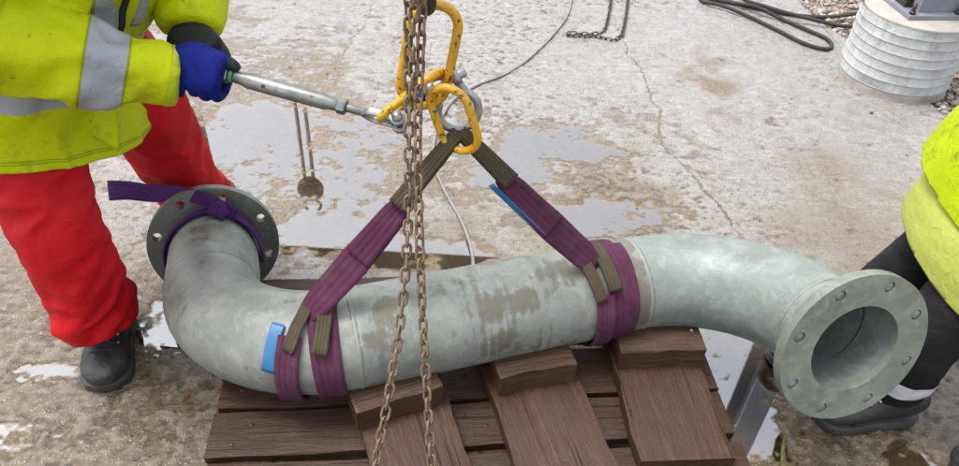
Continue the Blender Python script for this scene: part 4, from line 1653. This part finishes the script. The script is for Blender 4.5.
def ellipsoid(c, ax, r, n=16):
    bm = bmesh.new()
    bmesh.ops.create_uvsphere(bm, u_segments=n, v_segments=n // 2 + 2, radius=1)
    V = np.array([v.co[:] for v in bm.verts])
    F = [tuple(v.index for v in f.verts) for f in bm.faces]
    bm.free()
    A = np.array([unit(a) for a in ax])
    return np.asarray(c) + (V * np.array(r)) @ A, F


def boot(parent, toe, heel, ank, shin):
    """work boot from heel to toe on the ground, shaft rising to shin"""
    toe, heel, ank, shin = [np.asarray(q, float) for q in (toe, heel, ank, shin)]
    d = unit(toe - heel); L = np.linalg.norm(toe - heel)
    side = np.cross(d, [0, 0, 1])
    up_ = np.array([0, 0, 1.])
    rings = []
    for f, w, h in ((.02, .030, .070), (.10, .037, .095), (.25, .038, .105), (.42, .040, .092), (.58, .045, .076), (.74, .050, .068), (.87, .048, .062), (.95, .038, .05), (.99, .022, .034)):
        rings.append((heel + d * L * f + up_ * (.02 + h / 2), w * 1.15, h / 2))
    V, F = ell_tube(dense(rings, 3), side, 24)
    sh_ = limb([heel + d * L * .22 + up_ * .06, ank, shin], [.046, .050, .055])
    cap = ellipsoid(heel + d * L * .86 + up_ * .052, (d, side, up_), (.052, .050, .037))
    me = voxel_union([(V, F), sh_, cap], .005, 5)
    displace(me, lambda co, no: cloth_noise(co, .0018, 26, 1) + .0012 * noise3(co * 90))
    up_o = put('boot', me, M_BOOT, parent)
    parent = up_o
    # sole with tread lugs
    V, F = [], []
    outl = []
    for f, w in ((0, .012), (.015, .024), (.06, .035), (.16, .0405), (.3, .041), (.45, .0415), (.6, .047), (.75, .0525), (.87, .0505), (.95, .039), (.99, .02), (1.0, .008)):
        outl.append((f, w * 1.15 + .003))
    pts = [heel + d * L * f + side * w for f, w in outl] + [heel + d * L * f - side * w for f, w in outl[::-1]]
    m = len(pts)
    for z_, sc in ((.001, .97), (.006, 1.0), (.026, 1.01), (.031, .96)):
        cen = heel + d * L * .5
        for p in pts: V.append(cen + (p - cen) * sc + up_ * z_)
    for j in range(3):
        for k in range(m):
            F.append((j * m + k, j * m + (k + 1) % m, (j + 1) * m + (k + 1) % m, (j + 1) * m + k))
    F.append(tuple(range(m))[::-1]); F.append(tuple(3 * m + k for k in range(m)))
    so = mesh('boot_sole', V, F, M_SOLE, parent)
    smooth_by_angle(so, 40)
    # laces with eyelets over the instep
    for k in range(4):
        f = .665 - .07 * k
        z_ = .02 + .074 + k * .012
        c0 = heel + d * L * f + up_ * z_
        p = catmull([c0 - side * .034 - up_ * .012, c0 + up_ * .008 + d * .004, c0 + side * .034 - up_ * .012], 6)
        tube('lace', p, .0028, M_ZIP, parent, seg=8)
        for sg in (-1, 1):
            e = c0 + side * sg * .036 - up_ * .012
            V, F = ellipsoid(e, (d, side, up_), (.0045, .0045, .0045), 8)
            mesh('eyelet', V, F, M_SHACK, parent)
    for f_, zz in ((.735, 1.0), (.745, 1.0)):
        arc = [heel + d * L * (f_ - .02 * math.cos(a * 2)) + side * .0585 * math.cos(a) + up_ * (.034 + .058 * math.sin(a)) for a in np.linspace(.05, math.pi - .05, 14)]
        tube('toe_seam', arc, .0016, M_ZIP, parent, seg=6)
    return up_o


def glove_fist(wrist, grip, axis, back, mirror, mat, parent, open_f=0.):
    """hand closed round a bar: axis = bar direction, back = outward normal of the back of the hand"""
    wrist, grip = np.asarray(wrist, float), np.asarray(grip, float)
    X = unit(axis)
    Z = unit(np.asarray(back) - X * np.dot(back, X))
    Y = np.cross(Z, X) * mirror                  # towards the thumb side
    bar_r = .012
    geos = []
    # palm: flattened block on the back side of the bar
    pc = grip + Z * .026
    rings = [(wrist, .030, .026), (wrist * .45 + (pc - X * .042) * .55, .037, .024), (pc - X * .030, .043, .021), (pc + X * .005, .045, .020), (pc + X * .036, .040, .018), (pc + X * .047, .026, .012)]
    geos.append(ell_tube(dense(rings, 4), Y, 22))
    # four fingers curling under the bar to its far side, each with its own length
    for k, (x_, rl) in enumerate(((.036, 1.0), (.013, 1.08), (-.010, 1.02), (-.032, .85))):
        b0 = grip + X * x_
        pts = [b0 + Z * .026 - Y * .022, b0 + Z * .014 - Y * (.044 * rl), b0 - Z * .012 - Y * (.040 * rl), b0 - Z * .029 - Y * .016, b0 - Z * .028 + Y * (.004 + .012 * rl), b0 - Z * .019 + Y * (.017 * rl)]
        geos.append(limb(pts, [.0118, .0108, .0100, .0098, .0092, .0075]))
    # thumb leaves the side of the palm near the wrist and lies along the bar
    tp_ = [grip - X * .045 + Z * .020 + Y * .022, grip - X * .012 + Z * .022 + Y * .036, grip + X * .022 + Z * .010 + Y * .033, grip + X * .052 + Z * .002 + Y * .024, grip + X * .066 + Y * .018]
    geos.append(limb(tp_, [.017, .0150, .0130, .0118, .0085]))
    me = voxel_union(geos, .0026, 4)
    displace(me, lambda co, no: cloth_noise(co, .0009, 60, 2))
    g = put('glove', me, mat, parent)
    return g, me, (grip, X, Y, Z)


def person_head(parent, neck, head, face_dir):
    """neck, head with face, ears; helmet as clothing"""
    neck, head = np.asarray(neck, float), np.asarray(head, float)
    f = unit(face_dir)
    upd = unit(head - neck)
    f = unit(f - upd * np.dot(f, upd))
    s = np.cross(f, upd)
    ge = [ellipsoid(head + upd * .03, (s, f, upd), (.076, .095, .098)), ellipsoid(head - upd * .045 + f * .022, (s, f, upd), (.058, .070, .070)),
          limb([neck - upd * .06, neck, head - upd * .04], [.075, .060, .058]),
          limb([head + f * .088 + upd * .02, head + f * .108 - upd * .012, head + f * .100 - upd * .022], [.008, .014, .010]),
          ellipsoid(head + f * .085 - upd * .055, (s, f, upd), (.024, .012, .006)), ellipsoid(head + f * .083 - upd * .066, (s, f, upd), (.021, .012, .006)),
          ellipsoid(head + s * .078 - upd * .0, (s, f, upd), (.010, .020, .032)), ellipsoid(head - s * .078 - upd * .0, (s, f, upd), (.010, .020, .032))]
    return ge, (head, s, f, upd)


def head_extras(parent, fr):
    head, s, f, upd = fr
    for sg in (-1, 1):
        mesh('eye', *ellipsoid(head + f * .087 + s * sg * .031 + upd * .012, (s, f, upd), (.013, .008, .008)), mat=M_EYE, parent=parent)
        tube('eyebrow', [head + f * .092 + s * sg * .016 + upd * .030, head + f * .088 + s * sg * .048 + upd * .031], .0045, M_HAIR, parent, seg=8)
    V, F = ellipsoid(head + upd * .065 - f * .01, (s, f, upd), (.112, .132, .10), 28)
    keep = [i for i in range(len(V)) if np.dot(V[i] - head, upd) > .055]
    ks = set(keep); mp = {k: i for i, k in enumerate(keep)}
    F = [tuple(mp[i] for i in q) for q in F if all(i in ks for i in q)]
    mesh('helmet', V[keep], F, M_HELM, parent)
    V, F = ellipsoid(head + upd * .060 + f * .085, (s, f, upd), (.085, .085, .007), 20)
    mesh('helmet_peak', V, F, M_HELM, parent)
    V, F = ellipsoid(head - f * .022 + upd * .022, (s, f, upd), (.084, .090, .085), 20)
    mesh('hair', V, F, M_HAIR, parent)


# --- worker on the left: yellow jacket, red trousers, turning the turnbuckle
w1 = empty('person', (-.96, 1.45, 0))
tag(w1, 'person in yellow hi-vis jacket and red trousers gripping the turnbuckle', 'person')
RA, RS, RK, RT, RH = (-.965, 1.31, .150), (-.962, 1.305, .25), (-.962, 1.29, .46), (-.995, 1.345, .64), (-1.0, 1.41, .82)
LA, LS, LK_, LT, LH = (-.855, 1.85, .09), (-.888, 1.80, .25), (-.890, 1.73, .44), (-.885, 1.65, .61), (-.93, 1.56, .82)
legr = limb([RA, RS, RK, RT, RH], [.088, .097, .094, .106, .105])
legl = limb([LA, LS, LK_, LT, LH], [.086, .096, .100, .112, .125])
pelv = ell_tube(dense([((-.975, 1.48, .66), .14, .12), ((-.965, 1.485, .76), .16, .13), ((-.94, 1.485, .88), .16, .12), ((-.91, 1.49, .98), .14, .11)], 3), (.2, .98, 0))
me = voxel_union([legr, legl, pelv], .008, 5)
sR, sL = [RA, RS, RK, RT, RH], [LA, LS, LK_, LT, LH]


def trouser_fn(co, no):
    mR = np.linalg.norm(co[:, :2] - np.array([-.96, 1.31]), axis=1) < np.linalg.norm(co[:, :2] - np.array([-.87, 1.75]), axis=1)
    fr = limb_folds(co, sR, .0165, 15, [(.05, .10, .95), (.38, .10, .5)], 1)
    fl = limb_folds(co, sL, .0165, 13, [(.05, .10, .9), (.38, .12, .6)], 2)
    return np.where(mR, fr, fl) + cloth_noise(co, .007, 8, 4)


displace(me, trouser_fn)
put('trousers', me, M_REDC, w1)
trs = me
tro = [o_ for o_ in w1.children if o_.name.startswith('trousers')][0]
_bm = bmesh.new(); _bm.from_mesh(me); _bvt = BVHTree.FromBMesh(_bm); _bm.free()


def on_mesh(bv, pts, off):
    out = []
    for p in pts:
        h_, n_, _, _ = bv.find_nearest(Vector(p))
        out.append(np.array(h_) + np.array(n_) * off)
    return np.array(out)


M_SEAM = simple('dark_red_thread', (.20, .004, .008), (.30, .006, .01), 40, (.7, .8))
for lx, ly, pth in ((-.09, -.03, sR),):
    pts = [np.array(p) + np.array([lx, ly, 0]) for p in catmull(pth, 14)]
    P = on_mesh(_bvt, pts, .0008)
    tube('seam', P, .0011, M_SEAM, tro, seg=6)
boot(w1, (-.935, 1.185, 0), (-1.005, 1.455, 0), (-.972, 1.33, .12), (-.967, 1.31, .21))
boot(w1, (-.78, 1.735, 0), (-.86, 1.985, 0), (-.838, 1.85, .12), (-.845, 1.82, .20))

LAT = unit([.28, .96, 0])
HEM_Z = .695
torso = ell_tube(dense([((-1.035, 1.44, HEM_Z - .12), .285, .195), ((-1.03, 1.44, .73), .27, .190), ((-1.005, 1.445, .80), .25, .185), ((-.96, 1.46, .88), .235, .182),
                        ((-.89, 1.48, 1.0), .235, .178), ((-.82, 1.49, 1.14), .24, .165), ((-.765, 1.495, 1.25), .215, .14), ((-.735, 1.495, 1.32), .12, .10), ((-.715, 1.49, 1.37), .085, .085)], 4), LAT, 36)
SHR, ELB, WRR = (-.83, 1.27, 1.26), (-.93, 1.215, 1.015), (-.612, 1.322, .848)
SHL, ELL, WRL = (-.70, 1.71, 1.20), (-.668, 1.68, .975), (-.648, 1.505, .868)
armr = limb([(-.80, 1.36, 1.24), SHR, (-.90, 1.215, 1.12), ELB, (-.85, 1.243, .955), (-.74, 1.285, .885), WRR], [.10, .105, .100, .094, .088, .072, .058])
arml = limb([(-.74, 1.62, 1.22), SHL, (-.67, 1.725, 1.08), ELL, (-.66, 1.62, .94), WRL], [.10, .10, .092, .082, .072, .060])
me = voxel_union([torso, armr, arml], .008, 4)


def jacket_fn(co, no):
    sR_ = [SHR, ELB, WRR]
    dR = np.minimum(np.linalg.norm(co - np.array(ELB), axis=1), np.linalg.norm(co - np.array((-.78, 1.27, .89)), axis=1))
    armm = np.exp(-(np.maximum(0, dR - .10) / .06) ** 2)
    fa = limb_folds(co, sR_, .022, 13, [(.27, .10, .8), (.48, .10, .35)], 3)
    return fa * armm + cloth_noise(co, .016, 6.0, 7) + cloth_noise(co, .007, 14, 8)


displace(me, jacket_fn)
cut_open(me, (-1.05, 1.25, HEM_Z + .002), (-.32, -.22, -1))
jk = put('jacket', me, M_HIVIS, w1)
jm = jk.modifiers.new('thick', 'SOLIDIFY'); jm.thickness = .004; jm.offset = -1
d_ = unit(np.array(WRR) - np.array((-.85, 1.243, .945)))
cc = np.array((-.725, 1.288, .882))
band(me, cc - d_ * .045, cc + d_ * .025, d_, cc, .13, M_REFL, 'reflective_band', jk, .0025)
d2_ = unit(np.array(WRL) - np.array(ELL)); c2_ = np.array((-.664, 1.635, .945))
band(me, c2_ - d2_ * .03, c2_ + d2_ * .03, d2_, c2_, .14, M_REFL, 'reflective_band', jk, .0025)
tax = unit([.33, .06, .94])
for (cz_, hw_) in ((np.array((-.985, 1.44, .845)), .027),):
    band(me, cz_ - tax * hw_, cz_ + tax * hw_, tax, cz_ + np.array([0, 0, 0]), .30 if hw_ < .03 else .262, M_REFL, 'reflective_band', jk, .0022)
hn = unit([.32, .22, 1.])
hp0 = np.array((-1.05, 1.25, HEM_Z))
M_STITCH = mat_cloth('hi_vis_stitching', (.30, .36, .01), (.36, .43, .01), (.15, .15, .02), .6)
for h0 in (.018, .024):
    band(me, hp0 + hn * h0, hp0 + hn * (h0 + .0022), hn, (-1.0, 1.42, HEM_Z), .45, M_STITCH, 'hem_stitching', jk, .0012)
for e_ in (-.048, .026):
    band(me, cc + d_ * e_, cc + d_ * (e_ + .0022), d_, cc, .13, M_STITCH, 'band_stitching', jk, .0016)
# cuff and hem turn-ups with dirt
band(me, np.array(WRR) - d_ * .022, np.array(WRR) + d_ * .09, d_, WRR, .1, mat_cloth('soiled_hi_vis_edge', (.42, .50, .01), (.52, .60, .02), (.22, .22, .04), .8), 'cuff', jk, .0022)
# loose front corner of the open jacket
fl = []
fa, fb, fc, fd = np.array((-.925, 1.36, .80)), np.array((-.80, 1.42, .80)), np.array((-.815, 1.385, .625)), np.array((-.905, 1.35, .71))
NU, NV = 16, 14
V, F = [], []
for i in range(NU):
    for j in range(NV):
        u, w_ = i / (NU - 1), j / (NV - 1)
        p = (fa * (1 - u) + fb * u) * (1 - w_) + (fd * (1 - u) + fc * u) * w_
        p = p + np.array([.25, -.9, .2]) * (.010 * math.sin(u * 5 + w_ * 2) + .006 * math.sin(w_ * 7 + u))
        V.append(p)
for i in range(NU - 1):
    for j in range(NV - 1): F.append((i * NV + j, (i + 1) * NV + j, (i + 1) * NV + j + 1, i * NV + j + 1))
o = mesh('jacket_flap', V, F, M_HIVIS, jk)
m_ = o.modifiers.new('thick', 'SOLIDIFY'); m_.thickness = .005
for uu, ww in ((.45, .55), ):
    p = (fa * (1 - uu) + fb * uu) * (1 - ww) + (fd * (1 - uu) + fc * uu) * ww + np.array([0, -.012, 0])
    mesh('stud', *ellipsoid(p, ((1, 0, 0), (0, 1, 0), (0, 0, 1)), (.007, .005, .007), 10), mat=M_DARK, parent=jk)
# zip down the front, laid on the cloth, and the reflective strip beside it
_bm = bmesh.new(); _bm.from_mesh(jk.data); _bv = BVHTree.FromBMesh(_bm); _bm.free()


def on_cloth(pts, off):
    out = []
    for p in pts:
        h_, n_, _, _ = _bv.find_nearest(Vector(p))
        out.append(np.array(h_) + np.array(n_) * off)
    return np.array(out)


zp = on_cloth(catmull([(-.70, 1.40, 1.06), (-.738, 1.41, .96), (-.737, 1.405, .93), (-.735, 1.40, .895), (-.755, 1.38, .83)], 5), .003)
attach_ribbon('zip', zp, np.array([.55, .6, .1]), .014, .006, M_ZIP, jk)
zp = on_cloth(catmull([(-.68, 1.46, 1.06), (-.726, 1.455, .94), (-.722, 1.44, .885)], 5), .002)
attach_ribbon('reflective_band', zp, np.array([.45, .7, .1]), .026, .004, M_REFL, jk)

g, gm, (gr, gX, gY, gZ) = glove_fist(WRR, (-.562, 1.336, .862), td, (-.05, -.78, .42), 1, M_BLUEG, w1)
# dark dipped thumb tip
band(gm, gr + gX * .048, gr + gX * .09, gX, gr + gX * .06 + gY * .02, .034, M_BLKG, 'thumb_tip', g, .0012)
glove_fist(WRL, (-.612, 1.448, .842), (.80, -.55, -.1), (.1, -.45, .9), 1, M_BLKG, w1)
tube('wristband', [np.array(WRR) - d_ * .005, np.array(WRR) + d_ * .012], [.040, .036], M_BLUEG, g)

hd, fr = person_head(w1, (-.69, 1.49, 1.40), (-.635, 1.47, 1.545), (.75, -.3, -.5))
body_ge = hd + [ell_tube(dense([((-.97, 1.48, .75), .15, .10), ((-.92, 1.48, .92), .15, .11), ((-.85, 1.485, 1.08), .18, .12), ((-.78, 1.49, 1.22), .17, .10), ((-.72, 1.49, 1.34), .08, .07)], 3), LAT)]
head_extras(put('body', voxel_union(body_ge, .008, 4), M_SKIN, w1), fr)

# --- worker on the right, mostly outside the picture
w2 = empty('person', (1.09, 1.30, 0))
tag(w2, 'person in black trousers and yellow hi-vis jacket standing behind the right flange', 'person')
a2 = [(1.085, 1.255, .10), (1.075, 1.25, .18), (1.070, 1.24, .32), (1.135, 1.26, .48), (1.23, 1.34, .66), (1.25, 1.36, .84)]
b2 = [(1.03, 1.49, .10), (1.09, 1.48, .24), (1.19, 1.46, .46), (1.25, 1.46, .66), (1.28, 1.46, .84)]
me = voxel_union([limb(a2, [.060, .066, .075, .086, .098, .11]), limb(b2, [.07, .08, .09, .105, .12]),
                  ell_tube(dense([((1.21, 1.39, .70), .13, .10), ((1.27, 1.39, .82), .15, .11), ((1.31, 1.39, .92), .15, .10)], 3), (0, 1, 0))], .008, 5)
displace(me, lambda co, no: limb_folds(co, a2, .006, 15, [(.05, .1, .8), (.4, .1, .5)], 6) + cloth_noise(co, .003, 9, 5))
tr2 = put('trousers', me, M_BLKC, w2)
ax2 = unit(np.array(a2[2]) - np.array(a2[1])); ac = np.array(a2[1])
band(me, ac - ax2 * .028, ac + ax2 * .028, ax2, ac, .14, M_WTAPE, 'reflective_band', tr2, .003)
boot(w2, (.895, 1.232, 0), (1.165, 1.262, 0), (1.09, 1.255, .11), (1.08, 1.25, .2))
boot(w2, (.832, 1.40, 0), (1.085, 1.51, 0), (1.01, 1.49, .11), (1.008, 1.48, .2))
under = ell_tube(dense([((1.255, 1.34, .38), .305, .228), ((1.26, 1.35, .54), .30, .228), ((1.30, 1.39, .8), .22, .15), ((1.32, 1.39, .95), .2, .13)], 4), (0, 1, 0), 36)
me = voxel_union([under], .008, 3)
displace(me, lambda co, no: cloth_noise(co, .006, 6, 9))
cut_open(me, (1.0, 1.38, .470), (-.05, .05, -1))
o = put('vest_lining', me, M_HIVIS2, w2)
m_ = o.modifiers.new('thick', 'SOLIDIFY'); m_.thickness = .003; m_.offset = -1
t2 = ell_tube(dense([((1.272, 1.38, .50), .33, .248), ((1.285, 1.385, .66), .32, .238), ((1.30, 1.385, .80), .27, .22), ((1.32, 1.39, .94), .25, .19), ((1.375, 1.395, 1.1), .25, .175), ((1.375, 1.4, 1.28), .23, .15), ((1.37, 1.4, 1.38), .12, .1), ((1.37, 1.4, 1.43), .085, .085)], 4), (0, 1, 0), 36)
ar1 = limb([(1.35, 1.24, 1.30), (1.37, 1.16, 1.25), (1.43, 1.10, 1.05), (1.44, 1.12, .92), (1.42, 1.14, .80)], [.09, .095, .085, .075, .06])
ar2 = limb([(1.35, 1.56, 1.30), (1.37, 1.63, 1.25), (1.43, 1.68, 1.05), (1.45, 1.68, .9), (1.45, 1.66, .78)], [.09, .095, .085, .075, .06])
me = voxel_union([t2, ar1, ar2], .008, 4)
displace(me, lambda co, no: cloth_noise(co, .007, 6, 3) + cloth_noise(co, .003, 15, 2))
cut_open(me, (1.0, 1.38, .605), (-.05, .05, -1))
jk2 = put('jacket', me, mat_cloth('soiled_hi_vis_cloth', (.36, .46, .0), (.46, .56, .002), (.05, .055, .01), 1.0, .5), w2)
m_ = jk2.modifiers.new('thick', 'SOLIDIFY'); m_.thickness = .004; m_.offset = -1
for k, (hx_, hy_) in enumerate(((1.42, 1.14), (1.45, 1.66))):
    gs = [limb([(hx_, hy_, .82), (hx_, hy_, .74), (hx_ - .005, hy_, .70)], [.034, .042, .036])]
    for i in range(4):
        fx = hx_ - .028 + i * .019
        ln = (.055, .065, .06, .048)[i]
        gs.append(limb([(fx, hy_, .705), (fx - .003, hy_ + .012, .705 - ln * .6), (fx - .006, hy_ + .028, .705 - ln)], [.0105, .0098, .0078]))
    gs.append(limb([(hx_ - .036, hy_, .75), (hx_ - .052, hy_ + .01, .72), (hx_ - .052, hy_ + .022, .69)], [.013, .0115, .009]))
    put('glove', voxel_union(gs, .004, 4), M_BLKG, w2)
hd, fr = person_head(w2, (1.365, 1.4, 1.47), (1.35, 1.4, 1.62), (-.9, -.1, -.35))
put('body', voxel_union(hd + [ell_tube(dense([((1.30, 1.39, .88), .14, .09), ((1.375, 1.395, 1.1), .17, .10), ((1.375, 1.4, 1.28), .15, .09), ((1.365, 1.4, 1.42), .08, .07)], 3), (0, 1, 0))], .008, 4), M_SKIN, w2)
head_extras([o_ for o_ in w2.children if o_.name.startswith('body')][0], fr)
_bm = bmesh.new(); _bm.from_mesh(jk2.data); _bv = BVHTree.FromBMesh(_bm); _bm.free()
_hit = _bv.ray_cast(Vector((.4, 1.30, .70)), Vector((1, 0, 0)))
if _hit[0] is not None:
    mesh('stud', *ellipsoid(np.array(_hit[0]), ((1, 0, 0), (0, 1, 0), (0, 0, 1)), (.005, .009, .009), 12), mat=M_DARK, parent=jk2)

# boot of somebody else at the lower right corner
bt = empty('boot', (1.30, 1.04, 0))
tag(bt, 'black and white boot at the lower right corner of the picture', 'boot')
boot(bt, (1.195, 1.10, 0), (1.43, .98, 0), (1.36, 1.015, .12), (1.37, 1.01, .24))
V, F = ellipsoid((1.232, 1.083, .045), (unit([.235, -.12, 0]), unit([.12, .235, 0]), (0, 0, 1)), (.045, .050, .044), 20)
mesh('toe_cap', V, F, M_WTAPE, bt)

# ------------------------------------------------------------------ steel yard structures out of the picture, seen mirrored in the puddles
gt = empty('steel_gantry', (0, 7.0, 0))
tag(gt, 'dark steel gantry frame beyond the yard, mirrored in the puddles', 'gantry')
M_GANT = simple('dark_painted_steel', (.06, .055, .05), (.10, .09, .08), 6, (.5, .7))
X_, Y_, Z_ = np.eye(3)
mesh('beam', *box_geo((.2, 7.0, 5.05), (X_, Y_, Z_), (7.6, .3, .55)), mat=M_GANT, parent=gt, smooth=False)
for x_ in (-3.3, 3.8):
    mesh('post', *box_geo((x_, 7.0, 2.4), (X_, Y_, Z_), (.3, .3, 4.75)), mat=M_GANT, parent=gt, smooth=False)
lm = empty('lamp_mast', (-1.80, 6.3, 0))
tag(lm, 'twin-pole yard lamp mast beyond the yard, mirrored in the left puddle', 'lamp mast')
for dx in (-.045, .045):
    tube('pole', [(-1.80 + dx, 6.3, 0), (-1.80 + dx, 6.3, 3.1)], .018, M_GANT, lm)
V, F = ellipsoid((-1.80, 6.3, 3.2), (X_, Y_, Z_), (.14, .10, .15), 20)
mesh('lamp_head', V, F, M_GANT, lm)
for dx in (-1, 1):
    tube('horn', catmull([(-1.80 + dx * .03, 6.3, 3.33), (-1.80 + dx * .09, 6.3, 3.40), (-1.80 + dx * .06, 6.3, 3.48)], 5), .016, M_GANT, lm)
